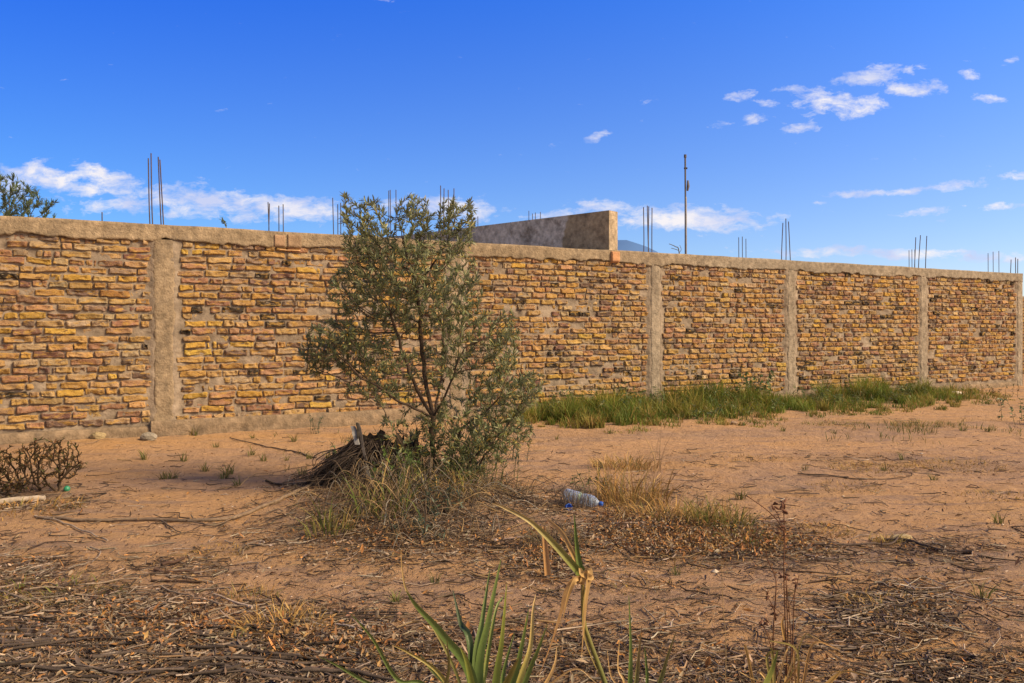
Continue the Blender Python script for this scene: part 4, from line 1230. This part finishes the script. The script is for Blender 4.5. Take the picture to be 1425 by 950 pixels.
def litter_build():
    r = np.random.default_rng(71)
    M = 24000; xy = sample_px(M, r, .035)
    B = Batch(); base = np.stack([xy[:, 0], xy[:, 1], gz(xy[:, 0], xy[:, 1]) + r.uniform(.001, .022, M)], 1)
    a = r.uniform(0, 6.28, M); d = np.stack([np.cos(a), np.sin(a), r.normal(0, .3, M)], 1)
    nrm = unit(r.normal(0, .45, (M, 3)) + [0, 0, 1.])
    L = r.uniform(.008, .034, M) * (1 + (r.random(M) < .07) * .8)
    pal = [(.30, .15, .06), (.40, .20, .07), (.22, .13, .07), (.16, .11, .08), (.28, .21, .15), (.12, .085, .065), (.36, .27, .19), (.20, .16, .13), (.24, .15, .08)]
    leaves(B, base, d, nrm, L, L * r.uniform(.2, .5, M), pick(pal, M, .25), fold=.35, curl=r.normal(.1, .5, M))
    # bigger orange-brown leaves gathered right of the bottle and below it
    q = []
    for (cx, cy, rx, ry, m) in ((960, 755, 130, 20, 2600), (765, 780, 50, 26, 500), (560, 755, 120, 18, 700), (1070, 760, 90, 16, 900), (870, 740, 60, 20, 600), (200, 880, 200, 30, 700), (450, 910, 90, 25, 500)):
        px = cx + rx * r.normal(0, .55, m); py = cy + ry * r.normal(0, .55, m); Z = CAMZ * F / (py - HY); q.append(np.stack([(px - CX) / F * Z, Z], 1))
    xy = np.concatenate(q); M = len(xy)
    base = np.stack([xy[:, 0], xy[:, 1], gz(xy[:, 0], xy[:, 1]) + r.uniform(.004, .05, M)], 1)
    a = r.uniform(0, 6.28, M); d = np.stack([np.cos(a), np.sin(a), r.normal(0, .5, M)], 1); L = r.uniform(.012, .032, M)
    leaves(B, base, d, unit(r.normal(0, .8, (M, 3)) + [0, 0, 1.]), L, L * r.uniform(.3, .6, M), pick([(.36, .18, .06), (.30, .14, .06), (.40, .25, .11), (.20, .11, .06), (.36, .29, .21), (.24, .17, .11)], M, .2), fold=.4, curl=r.normal(.2, .7, M))
    B.build('leaf_litter', M_LITTER, kind='stuff')
    # small dark chips of bark everywhere on the sand
    B = Batch(); M = 16000; xy = sample_px(M, r, .30, pw=.8); base = np.stack([xy[:, 0], xy[:, 1], gz(xy[:, 0], xy[:, 1]) + r.uniform(.001, .008, M)], 1)
    a = r.normal(0, .8, M); d = np.stack([np.cos(a), np.sin(a), r.normal(0, .2, M)], 1); L = r.uniform(.008, .030, M)
    leaves(B, base, d, unit(r.normal(0, .6, (M, 3)) + [0, 0, 1.]), L, L * r.uniform(.2, .45, M), pick([(.10, .065, .045), (.14, .09, .06), (.07, .05, .04), (.20, .13, .08), (.34, .26, .18)], M, .2), fold=.5, curl=r.normal(.1, .6, M))
    B.build('bark_litter', M_LITTER, kind='stuff')
    # twigs
    M = 14000; xy = sample_px(M, r, .05); B = Batch()
    a = r.normal(0, .7, M) + (r.random(M) < .25) * r.uniform(0, 3.14, M); L = r.uniform(.02, .16, M) * (1 + (r.random(M) < .12) * 1.2)
    for sgrp in range(1):
        t = np.array([-.5, -.17, .17, .5]); cv = r.normal(0, .28, (M, 2))
        c = np.stack([xy[:, 0], xy[:, 1]], 1)
        dirv = np.stack([np.cos(a), np.sin(a)], 1); per = np.stack([-np.sin(a), np.cos(a)], 1)
        P = c[:, None] + dirv[:, None] * (t[None, :, None] * L[:, None, None]) + per[:, None] * ((np.array([0, 1, 1, 0])[None, :] * cv[:, :1] + np.array([0, 1, -1, 0])[None, :] * cv[:, 1:] * .5) * L[:, None])[:, :, None]
        z = gz(P[:, :, 0], P[:, :, 1]) + .004 + r.uniform(0, .012, (M, 1)) + r.normal(0, .05, (M, 1)) * t[None] * L[:, None]
        P3 = np.concatenate([P, z[:, :, None]], 2)
        R = (r.uniform(.0012, .0038, M) * np.clip(L / .1, .5, 1.4))[:, None] * np.array([1, 1.0, .85, .5])
        offs = []
        for q in range(4):
            an = q * math.pi / 2
            offs.append(P3 + R[:, :, None] * (math.cos(an) * np.concatenate([per, np.zeros((M, 1))], 1)[:, None] + math.sin(an) * np.array([0, 0, 1.])))
        V = np.stack(offs, 2).reshape(-1, 3)  # M,4pts,4ring
        o = (np.arange(M) * 16)[:, None]; fc = []
        for i in range(3):
            for j in range(4):
                k = (j + 1) % 4; fc.append(o + np.array([[i * 4 + j, i * 4 + k, i * 4 + 4 + k, i * 4 + 4 + j]]))
        C = np.repeat(pick([(.11, .08, .06), (.16, .12, .09), (.25, .20, .155), (.07, .05, .04), (.24, .16, .09), (.10, .07, .05), (.34, .28, .22)], M, .2), 16, 0)
        B.add(V, np.concatenate(fc), C)
    B.build('twig_litter', M_STICK, kind='stuff')
    # pebbles and clods
    M = 4500; xy = sample_px(M, r, .12, pw=.6); B = Batch()
    ico = np.array([[0, 0, 1], [1, 0, 0], [0, 1, 0], [-1, 0, 0], [0, -1, 0], [0, 0, -1], [.7, .7, .1], [-.7, .7, .1], [-.7, -.7, .1], [.7, -.7, .1]], float)
    fc = np.array([[0, 1, 6], [0, 6, 2], [0, 2, 7], [0, 7, 3], [0, 3, 8], [0, 8, 4], [0, 4, 9], [0, 9, 1], [5, 6, 1], [5, 2, 6], [5, 7, 2], [5, 3, 7], [5, 8, 3], [5, 4, 8], [5, 9, 4], [5, 1, 9]])
    sz = r.uniform(.002, .009, M) * (1 + (r.random(M) < .04) * 1.2)
    V = ico[None] * (1 + r.normal(0, .2, (M, 10, 1))) * (sz[:, None] * r.uniform(.6, 1.4, (M, 3)))[:, None, :] * [1, 1, .6]
    V = V + np.stack([xy[:, 0], xy[:, 1], gz(xy[:, 0], xy[:, 1]) + sz * .2], 1)[:, None]
    f = (np.arange(M) * 10)[:, None, None] + fc[None]
    B.add(V.reshape(-1, 3), f.reshape(-1, 3), np.repeat(pick([(.36, .22, .13), (.30, .19, .12), (.42, .30, .2), (.2, .13, .09), (.5, .42, .34)], M, .15), 10, 0))
    B.build('pebbles', M_STONE, smooth=False, kind='stuff')


litter_build()


# ------------------------------------------------------------------ sticks and branches lying on the ground
def gpt(px, py, up=0.0):
    Z = CAMZ * F / (py - HY); x = (px - CX) / F * Z
    return np.array([x, Z, float(gz(x, Z)) + up])


def branch(name, runs, lab, cat, col, group=None, sides=7):
    """runs: list of (points px, r0, r1, lift)"""
    B = Batch(); first = None
    for (pp, r0, r1, up) in runs:
        P = catmull([gpt(x, y, up) for (x, y) in pp], 7)
        P = P + fbm(P * 9, 3)[:, None] * np.array([.006, .006, .004])
        if up <= .03: P[:, 2] = gz(P[:, 0], P[:, 1]) + up
        first = P[0] if first is None else first
        tube(B, P, np.linspace(r0, r1, len(P)) * (1 + .12 * fbm(P * 30, 2)), np.array(col) * (1 + .15 * rng.normal()), sides, jit=.15)
    o = B.build(name, M_STICK); o.data.transform(__import__('mathutils').Matrix.Translation(-Vector(first))); o.location = first
    o['label'] = lab; o['category'] = cat
    if group: o['group'] = group
    return o


branch('fallen_branch', [([(52, 724), (120, 729), (200, 727), (290, 731), (345, 722), (400, 702), (432, 690)], .010, .017, .012), ([(225, 729), (240, 742), (252, 748)], .007, .003, .01), ([(262, 733), (300, 738), (332, 724)], .006, .003, .014)],
       'long grey fallen branch lying across the sand left of the tree', 'branch', (.17, .125, .09))
branch('fallen_branch', [([(1228, 750), (1262, 754), (1300, 766), (1353, 773)], .008, .013, .012), ([(1120, 762), (1180, 762), (1240, 757), (1252, 746)], .008, .005, .02), ([(1262, 754), (1250, 770), (1275, 790)], .005, .002, .006)],
       'dark thick fallen branch on the bare sand at the right', 'branch', (.075, .055, .045))
branch('fallen_branch', [([(48, 722), (90, 732), (125, 745), (150, 757)], .006, .005, .01), ([(125, 765), (140, 772), (128, 790)], .005, .003, .01)], 'pale forked twig crossing the left end of the long branch', 'branch', (.34, .27, .21))
branch('fallen_branch', [([(320, 612), (372, 622), (405, 628), (440, 640)], .006, .009, .01)], 'thin dark branch on the sand between wall and stump', 'branch', (.1, .075, .06))
branch('fallen_branch', [([(370, 672), (405, 680), (440, 672), (470, 655)], .010, .016, .012), ([(418, 695), (450, 675), (480, 668)], .012, .009, .012)], 'black root end reaching out left of the stump', 'branch', (.05, .038, .03))
branch('fallen_branch', [([(215, 798), (232, 800), (285, 800)], .009, .006, .010), ([(225, 795), (255, 783)], .010, .009, .02), ([(210, 812), (280, 812)], .007, .005, .008)], 'small heap of dark bark pieces on the sand at left', 'bark', (.09, .055, .04))
branch('fallen_branch', [([(1170, 862), (1230, 850), (1300, 862), (1330, 878)], .005, .003, .015), ([(1190, 832), (1240, 842), (1312, 855)], .006, .003, .02)], 'forked dead branch on the lower right debris patch', 'branch', (.13, .1, .08))
branch('fallen_branch', [([(1110, 660), (1150, 663), (1200, 668), (1260, 665)], .007, .004, .008)], 'thin straight stick lying on the sand at right, beyond the debris', 'branch', (.12, .085, .06))
branch('fallen_branch', [([(640, 690), (700, 705), (740, 715), (775, 712)], .009, .006, .02), ([(700, 705), (715, 690), (742, 685)], .006, .003, .02)], 'dark stick running from the tree foot to the bottle', 'branch', (.08, .06, .048))
branch('fallen_branch', [([(990, 905), (1080, 903), (1190, 905), (1265, 903)], .004, .005, .006)], 'thin grey stick crossing the sand behind the seed stalks', 'branch', (.25, .2, .16))


def stick_heaps():
    r = random.Random(5)
    defs = [  # n, x range, y range, slope, len, group, label, cols
        (70, (-40, 430), (868, 952), .22, (60, 300), 'dark sticks heaped along the bottom left', 'dark dead stick in the long heap along the bottom left', (.075, .058, .048), (.004, .0105)),
        (26, (20, 360), (812, 890), .6, (30, 120), 'pale broken sticks in the left litter', 'pale broken stick lying in the litter at left', (.26, .20, .15), (.004, .008)),
        (14, (1150, 1340), (815, 900), .35, (30, 90), 'thin twigs in the lower right debris', 'thin grey twig in the debris patch at lower right', (.24, .2, .165), (.0022, .004)),
        (16, (440, 720), (700, 775), .4, (30, 90), 'sticks in the litter under the tree', 'dead stick in the dark litter under the tree', (.12, .09, .07), (.003, .006)),
        (12, (420, 520), (880, 950), .8, (25, 80), 'sticks at the bottom edge left of the sword plant', 'grey stick at the bottom edge left of the sword-leaved plant', (.2, .17, .15), (.003, .006)),
        (10, (1130, 1420), (640, 700), .15, (30, 80), 'thin sticks on the bare sand at right', 'thin dark stick on the bare sand at right', (.12, .09, .07), (.003, .005)),
    ]
    for (n, xr, yr, sl, lr, grp, lab, col, rr) in defs:
        for k in range(n):
            x0 = r.uniform(*xr); y0 = r.uniform(*yr); L = r.uniform(*lr); s = r.uniform(-sl, sl)
            if r.random() < .5: L = -L
            dx = L * math.cos(s); dy = abs(L) * math.sin(s) * .6
            y1 = min(max(y0 + dy, yr[0] - 10), 975)
            mid = (x0 + dx * r.uniform(.35, .65), (y0 + y1) / 2 + r.uniform(-.05, .05) * abs(L))
            r0 = r.uniform(*rr); q = r.uniform(.6, 1.8); c = [a * q for a in col]
            branch('stick', [([(x0, y0), mid, (x0 + dx, y1)], r0, r0 * .55, r.uniform(.006, .028))], lab, 'stick', c, grp, 5)


stick_heaps()


# ------------------------------------------------------------------ plastic bottle, second cap, ball, stones
def mat_bottle():
    m = bpy.data.materials.new('clear_blue_plastic'); m.use_nodes = True; t = m.node_tree; t.nodes.clear()
    n = N(t, 'ShaderNodeTexNoise', {'Scale': 14.0, 'Detail': 4.0})
    bp = N(t, 'ShaderNodeBump', {'Height': n.outputs[0], 'Strength': .7, 'Distance': .01})
    g = N(t, 'ShaderNodeBsdfPrincipled', {'Base Color': (.55, .70, .95, 1), 'Roughness': .18, 'IOR': 1.35, 'Transmission Weight': .35, 'Normal': bp.outputs[0]})
    tr = N(t, 'ShaderNodeBsdfTransparent', {'Color': (.80, .87, .96, 1)})
    mx = N(t, 'ShaderNodeMixShader', {0: .42, 1: g.outputs[0], 2: tr.outputs[0]})
    N(t, 'ShaderNodeOutputMaterial', {0: mx.outputs[0]}); return m


def lathe(B, prof, c, axis, col, n=24, mat=0, ridge=0):
    ax = unit(np.array(axis, float)); u = unit(np.cross(ax, [0, 0, 1.])); v = np.cross(u, ax)
    th = np.linspace(0, 2 * math.pi, n, endpoint=False); V = []
    for (t, r) in prof:
        rr = r * (1 + ridge * (np.arange(n) % 2))
        V.append(np.array(c) + ax * t + rr[:, None] * (np.cos(th)[:, None] * u + np.sin(th)[:, None] * v))
    V = np.stack(V, 0).reshape(-1, 3); m = len(prof)
    i = np.repeat(np.arange(m - 1), n); j = np.tile(np.arange(n), m - 1); k = (j + 1) % n
    B.add(V, np.stack([i * n + j, i * n + k, (i + 1) * n + k, (i + 1) * n + j], 1), col, mat)


def bottle():
    Z = 6.1; a = at(785, 699, Z + .1); b = at(838, 716, Z - .02)
    ga, gb = float(gz(a[0], a[1])), float(gz(b[0], b[1])); R = .047
    a[2] = ga + R + .03; b[2] = gb + R * .6 + .012
    root = thing('plastic_bottle', (a[0], a[1], a[2] - R), 'crumpled clear plastic bottle with a blue cap lying in the leaf litter', 'bottle')
    d = b - a; Lg = np.linalg.norm(d); ax = d / Lg
    M = mat_bottle(); B = Batch()
    s = Lg / .32
    prof = [(0, .004), (.0, .030), (.008, .043), (.02, R), (.07, R), (.078, R * .93), (.086, R), (.125, R * .99), (.135, R * .86), (.15, R * .84), (.165, R * .97), (.172, R * .92), (.18, R), (.225, R), (.25, R * .9), (.272, R * .62), (.288, .018), (.292, .014), (.305, .0135)]
    lathe(B, [(t * s, r) for t, r in prof], a, ax, (.6, .75, .95), 28)
    body = B.build('bottle_body', M, root)
    B = Batch(); lathe(B, [(.070 * s, R * 1.012), (.13 * s, R * 1.0)], a, ax, (.30, .48, .42), 28)
    ml = mat_attr('faded_label', .5, .4, nscale=30, namp=.4)
    # torn scrap of wrapper round the waist
    n = 28; 
    B = Batch(); lathe(B, [(.128 * s, R * 1.01), (.134 * s, R * .9), (.148 * s, R * .88)], a, ax, (.28, .42, .36), 28)
    B.build('neck_band', ml, root)
    B = Batch(); mc = mat_attr('blue_cap', .4, .5)
    lathe(B, [(.298 * s, .0160), (.300 * s, .0178), (.322 * s, .0174), (.325 * s, .015), (.325 * s, .001)], a, ax, (.02, .10, .50), 32, ridge=.03)
    B.build('cap', mc, root)
    # the loose blue cap beside it
    c = gpt(791, 716, .012)
    B = Batch(); lathe(B, [(-.018, .001), (-.018, .024), (-.012, .026), (.016, .026), (.018, .023), (.012, .021), (-.014, .020), (-.015, .001)], c, (.35, -.8, .35), (.03, .14, .62), 28, ridge=.02)
    o = B.build('bottle_cap', mc); o['label'] = 'loose bright blue cap in the litter under the left end of the bottle'; o['category'] = 'bottle cap'


bottle()


def rock(name, px, py, s, col, lab, cat='stone', mat=None, rough=.35, seed=0):
    c = gpt(px, py); n, m = 20, 12; B = Batch()
    th = np.linspace(0, 2 * math.pi, n, endpoint=False); ph = np.linspace(.02, math.pi - .02, m)
    T, P_ = np.meshgrid(th, ph); d = np.stack([np.cos(T) * np.sin(P_), np.sin(T) * np.sin(P_), np.cos(P_)], -1).reshape(-1, 3)
    r = 1 + rough * fbm(d * 1.6 + seed * 3.1, 3) if rough else np.ones(len(d))
    V = d * r[:, None] * np.array(s) + c + np.array([0, 0, s[2] * .55])
    i = np.repeat(np.arange(m - 1), n); j = np.tile(np.arange(n), m - 1); k = (j + 1) % n
    B.add(V, np.stack([i * n + j, i * n + n + j, i * n + n + k, i * n + k], 1), col)
    o = B.build(name, mat or M_STONE, smooth=not rough > .2); o['label'] = lab; o['category'] = cat
    return o


rock('ball', 93, 690, (.026, .026, .026), (.03, .22, .12), 'small green ball lying at the edge of the dark bush', 'ball', mat_attr('green_plastic', .4, .5), 0)
rock('stone', 136, 613, (.10, .06, .05), (.33, .26, .15), 'pale rough stone at the plinth left of the wide column', seed=1)
rock('rubble', 207, 612, (.10, .07, .06), (.27, .24, .20), 'grey lump of mortar at the foot of the wide left column', 'rubble', seed=2)
rock('stone', 1331, 549, (.14, .08, .06), (.66, .60, .52), 'whitish stone at the wall foot near the right end', seed=3)
rock('stone', 1021, 530 + 60, (.05, .04, .03), (.30, .22, .16), 'small tan stone in front of the grass strip', seed=4)
rock('stone', 1255, 748, (.07, .04, .018), (.36, .29, .17), 'flat pale yellowish slab beside the dark fallen branch', seed=5)


def log():
    o = branch('log', [([(-40, 708), (0, 703), (40, 700), (62, 699)], .03, .024, .02)], 'pale grey log lying below the dark bush at far left', 'log', (.30, .25, .2), None, 9)


log()


# ------------------------------------------------------------------ foreground sword-leaved plants
def strap(B, pts, w0, w1, col0, col1, keel=.25, n=6, twist=0.0, mat=0, face=None, wmul=1.0):
    """a keeled strap leaf through 3-D points, widths w0 (base) swelling then tapering to w1"""
    P = catmull(pts, n); m = len(P); T = unit(np.gradient(P, axis=0))
    view = face if face is not None else np.array([0.15, -1, .1])
    s = unit(np.cross(T, view)); nn = np.cross(s, T)
    t = np.linspace(0, 1, m)
    w = (w0 * wmul * (1 - t) ** .8 + w1 * t)
    if twist: 
        a = twist * t; s2 = np.cos(a)[:, None] * s + np.sin(a)[:, None] * nn; nn = np.cross(s2, T); s = s2
    c = np.array(col0) * (1 - t[:, None]) + np.array(col1) * t[:, None]
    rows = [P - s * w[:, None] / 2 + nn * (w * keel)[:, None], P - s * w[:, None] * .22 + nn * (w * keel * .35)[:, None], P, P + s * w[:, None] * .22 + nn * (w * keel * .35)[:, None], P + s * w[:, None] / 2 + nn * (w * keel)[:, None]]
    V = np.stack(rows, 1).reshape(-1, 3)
    cross_tone = np.array([1.25, 1., .88, 1., 1.25]); C = (c[:, None] * cross_tone[None, :, None]).reshape(-1, 3)  # leaf margins lighter, midrib darker
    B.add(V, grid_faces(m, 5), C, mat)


GR, GRT = (.075, .13, .035), (.13, .18, .05)
DRY_, DRYT = (.42, .27, .11), (.50, .34, .15)


def sword_plant(gx, Zc, lv, lab, name='sword_plant'):
    g = np.array([(gx - CX) / F * Zc, Zc, 0.]); g[2] = float(gz(g[0], g[1]))
    root = thing(name, tuple(g), lab, 'plant')
    for (pts, Zt, w, c0, c1) in lv:
        B = Batch(); b = g + np.array([random.uniform(-.03, .03), random.uniform(-.03, .03), -.01])
        P = [b] + [at(x, y, Zc + (Zt - Zc) * (i + 1) / len(pts)) for i, (x, y) in enumerate(pts)]
        strap(B, P, w, .0015, c0, c1, keel=random.uniform(.15, .4), n=8, twist=random.uniform(-.5, .5), wmul=1.15 if w > .015 else 1.0); B.build('leaf', M_AGAVE, root)


Y2 = (.22, .24, .05)
sword_plant(672, 2.45, [
    ([(658, 950), (618, 885), (582, 845), (565, 822)], 2.3, .034, GR, GRT), ([(666, 940), (680, 860), (697, 778)], 2.5, .034, GR, GRT), ([(662, 930), (672, 860), (682, 792)], 2.6, .028, GR, GRT),
    ([(690, 945), (698, 890), (705, 812)], 2.4, .028, GR, Y2), ([(655, 905), (640, 865), (630, 820)], 2.65, .026, GR, (.05, .07, .04)), ([(712, 950), (725, 900), (736, 846)], 2.4, .026, GR, GRT),
    ([(722, 950), (738, 900), (742, 850), (746, 826)], 2.55, .020, Y2, DRYT), ([(730, 950), (748, 905), (762, 868)], 2.35, .020, GR, GRT), ([(600, 962), (554, 945), (520, 890), (488, 853)], 2.2, .018, GR, GRT),
    ([(590, 985), (514, 950), (470, 925), (442, 912)], 2.25, .018, GR, GRT), ([(640, 985), (610, 935), (570, 908), (545, 897)], 2.3, .018, Y2, (.3, .22, .08)), ([(660, 985), (650, 925), (640, 900)], 2.3, .03, (.10, .15, .03), (.16, .18, .04)),
    ([(690, 985), (712, 935), (722, 915)], 2.3, .03, (.16, .17, .03), (.2, .18, .05)), ([(668, 985), (676, 930), (690, 850), (700, 830)], 2.7, .022, Y2, GRT), ([(640, 950), (600, 868), (568, 826), (560, 795), (558, 765)], 2.32, .011, GR, DRYT),
    ([(620, 985), (625, 930), (622, 890)], 2.2, .016, (.14, .16, .05), (.2, .18, .06)), ([(700, 985), (700, 940), (716, 880)], 2.5, .024, GR, GRT), ([(650, 990), (600, 930), (585, 910)], 2.6, .02, GR, Y2),
    ([(740, 985), (770, 930), (775, 900)], 2.5, .016, DRY_, DRYT), ([(720, 985), (755, 960), (800, 930), (830, 950)], 2.4, .012, DRY_, DRYT)],
    'large clump of green sword-shaped leaves at the bottom centre')
sword_plant(878, 2.5, [
    ([(876, 950), (877, 900), (875, 828)], 2.5, .02, GR, GRT), ([(885, 950), (889, 910), (893, 871)], 2.45, .016, GR, (.3, .2, .1)), ([(915, 955), (928, 915), (941, 878)], 2.4, .018, GR, (.22, .18, .08)),
    ([(870, 960), (860, 930), (862, 890)], 2.55, .010, DRY_, DRYT), ([(900, 960), (899, 920), (897, 900)], 2.5, .014, GR, GRT), ([(865, 970), (850, 940), (845, 905)], 2.5, .008, DRY_, DRYT)],
    'smaller clump of thin green blades right of the large sword-leaved plant')


def reed():
    Z = 2.75; g = at(860, 1000, Z); g[2] = float(gz(g[0], g[1]))
    root = thing('reed', tuple(g), 'lone leaning stalk with green top leaves and drooping tan dead leaves', 'plant')
    B = Batch(); P = catmull([g, at(842, 950, Z), at(820, 890, Z), at(812, 860, Z), at(811, 800, Z)], 8)
    tube(B, P, np.linspace(.009, .007, len(P)), np.linspace(0, 1, len(P))[:, None] * np.array([.28, .22, .07]) + (1 - np.linspace(0, 1, len(P)))[:, None] * np.array([.10, .14, .04]), 8)
    B.build('stalk', M_AGAVE, root)
    def lf(name, pts, w, c0, c1, keel=.3, tw=0.0, w1=.0015):
        B = Batch(); strap(B, [at(x, y, z) for (x, y, z) in pts], w, w1, c0, c1, keel, 8, tw); B.build(name, M_AGAVE if c0[1] > c0[0] * .8 else M_DRY, root)
    lf('green_leaf', [(809, 802, Z), (803, 765, Z), (799, 715, Z - .03)], .026, (.13, .17, .04), GR)
    lf('green_leaf', [(809, 800, Z), (785, 772, Z - .05), (757, 742, Z - .08), (733, 722, Z - .1), (700, 705, Z - .1), (685, 700, Z - .1)], .028, (.13, .17, .04), (.5, .36, .16), tw=.3)
    lf('green_leaf', [(811, 795, Z), (800, 770, Z + .03), (793, 760, Z + .03)], .02, (.14, .16, .04), (.2, .2, .05))
    lf('dead_leaf', [(808, 795, Z), (795, 765, Z + .03), (782, 740, Z + .02), (763, 722, Z)], .018, DRY_, DRYT, tw=.8, w1=.012)
    lf('dead_leaf', [(812, 800, Z), (820, 795, Z - .03), (815, 830, Z - .05), (811, 880, Z - .05), (808, 925, Z - .05)], .026, DRYT, DRY_, tw=1.2)
    lf('dead_leaf', [(810, 806, Z), (797, 808, Z - .05), (786, 825, Z - .06), (780, 850, Z - .06), (768, 890, Z - .06), (748, 945, Z - .06)], .030, DRYT, (.38, .22, .1), tw=.8)
    lf('dead_leaf', [(810, 804, Z), (800, 806, Z - .07), (790, 830, Z - .07), (783, 860, Z - .07)], .022, DRYT, DRY_, tw=.5)
    lf('dead_leaf', [(812, 800, Z), (818, 806, Z), (812, 850, Z - .02), (814, 890, Z - .02), (836, 945, Z)], .016, DRY_, (.3, .25, .08), tw=.6)
    lf('dead_leaf', [(762, 800, Z + .35), (760, 775, Z + .35), (758, 745, Z + .35), (757, 732, Z + .35)], .026, (.42, .24, .10), (.45, .27, .12), tw=.3, w1=.012)
    B = Batch(); c = at(813, 801, Z - .02)
    for k in range(3):
        aa = k * 2.1; strap(B, [c + [.0, -.012, .01], c + [.02 * math.cos(aa), -.02, .018 * math.sin(aa)], c + [.03 * math.cos(aa), .0, .03 * math.sin(aa)]], .024, .008, DRYT, DRY_, .3, 5)
    B.build('leaf_sheath', M_DRY, root)


reed()


def seed_weed():
    Z = 2.85; r = np.random.default_rng(81)
    g = at(1090, 995, Z); g[2] = float(gz(g[0], g[1]))
    root = thing('seed_weed', tuple(g), 'tall thin dead weed with dark brown seed heads at lower right', 'dead plant')
    B = Batch(); S = Batch(); col = np.array([.15, .075, .045])
    stems = [[(1092, 970), (1096, 880), (1094, 815), (1096, 802)], [(1098, 970), (1101, 900), (1098, 850), (1094, 810)], [(1102, 970), (1104, 860), (1107, 810)], [(1085, 970), (1076, 900), (1080, 820), (1078, 800), (1068, 778), (1066, 765)],
             [(1090, 960), (1070, 890), (1064, 872)], [(1096, 960), (1091, 800), (1092, 745), (1090, 700)], [(1092, 760), (1089, 735), (1070, 712), (1040, 690)], [(1100, 960), (1093, 700), (1084, 705), (1078, 702)]]
    tips = [(1096, 802), (1094, 806), (1107, 812), (1066, 826), (1064, 866), (1090, 700), (1084, 702), (1077, 706), (1090, 728), (1086, 738), (1078, 855), (1060, 868), (1075, 845), (1087, 800), (1094, 712)]
    for st in stems[:7]:
        P = catmull([at(x, y, Z + r.normal(0, .02)) for (x, y) in st], 6); B = Batch(); tube(B, P, np.linspace(.0028, .0014, len(P)), col, 5); B.build('stem', M_STICK, root)
    for (a_, b_) in (((1076, 900), (1060, 868)), ((1080, 860), (1066, 826)), ((1092, 745), (1077, 706)), ((1100, 870), (1078, 845)), ((1096, 850), (1112, 800))):
        P = catmull([at(*a_, Z), (at(*a_, Z) + at(*b_, Z)) / 2 + [.005, 0, 0], at(*b_, Z)], 4); B = Batch(); tube(B, P, .0014, col, 4); B.build('side_stem', M_STICK, root)
    for (x, y) in tips:
        S = Batch()
        for k in range(3):
            c = at(x + r.normal(0, 2.0), y + r.normal(0, 3), Z + r.normal(0, .01)); d = unit(r.normal(0, 1, 3)) * .012
            tube(S, [c - d, c - d * .4, c + d * .4, c + d], [.001, .0042, .0038, .0008], np.array([.12, .06, .04]) * r.uniform(.7, 1.6), 5)
        S.build('seed_head', M_STICK, root)
    B = Batch()
    for k in range(16):
        x = r.uniform(1060, 1130); tx = x + r.normal(0, 35); ty = r.uniform(880, 945)
        c0 = [(.40, .26, .09), (.22, .18, .06), (.36, .22, .09), (.5, .35, .16)][k % 4]
        strap(B, [at(x, 1000, Z - .05), at((x + tx) / 2, 960, Z - .08 + r.normal(0, .04)), at(tx, ty, Z - .1 + r.normal(0, .06)), at(tx + r.normal(0, 18), ty + r.uniform(-15, 25), Z - .12)], r.uniform(.006, .020), .002, c0, np.array(c0) * 1.15, .3, 6, r.uniform(-1, 1))
    strap(B, [at(1040, 1000, Z - .3), at(1070, 940, Z - .2), at(1082, 906, Z - .2)], .03, .004, (.18, .2, .05), (.14, .16, .04), .2)
    strap(B, [at(1092, 890, Z), at(1088, 868, Z), at(1091, 858, Z)], .016, .003, (.45, .28, .1), (.4, .24, .09), .3)
    B.build('withered_leaves', M_DRY, root)
    # a pale seed curl and fine pale stalk left of it
    root = thing('grass_stalk', tuple(at(1008, 970, Z)), 'very thin pale grass stalk left of the dead weed', 'grass clump')
    g2 = at(1008, 1010, Z); g2[2] = float(gz(g2[0], g2[1])); root.location = g2; root['org'] = [float(v) for v in g2]
    B = Batch(); P = catmull([g2, at(1010, 900, Z), at(1006, 840, Z), at(1004, 780, Z)], 6); tube(B, P, np.linspace(.0018, .0008, len(P)), (.42, .3, .16), 4); B.build('stem', M_DRY, root)


seed_weed()
for o in list(bpy.data.objects):
    if 'org' in o.keys(): del o['org']
print('objects', len(bpy.data.objects))
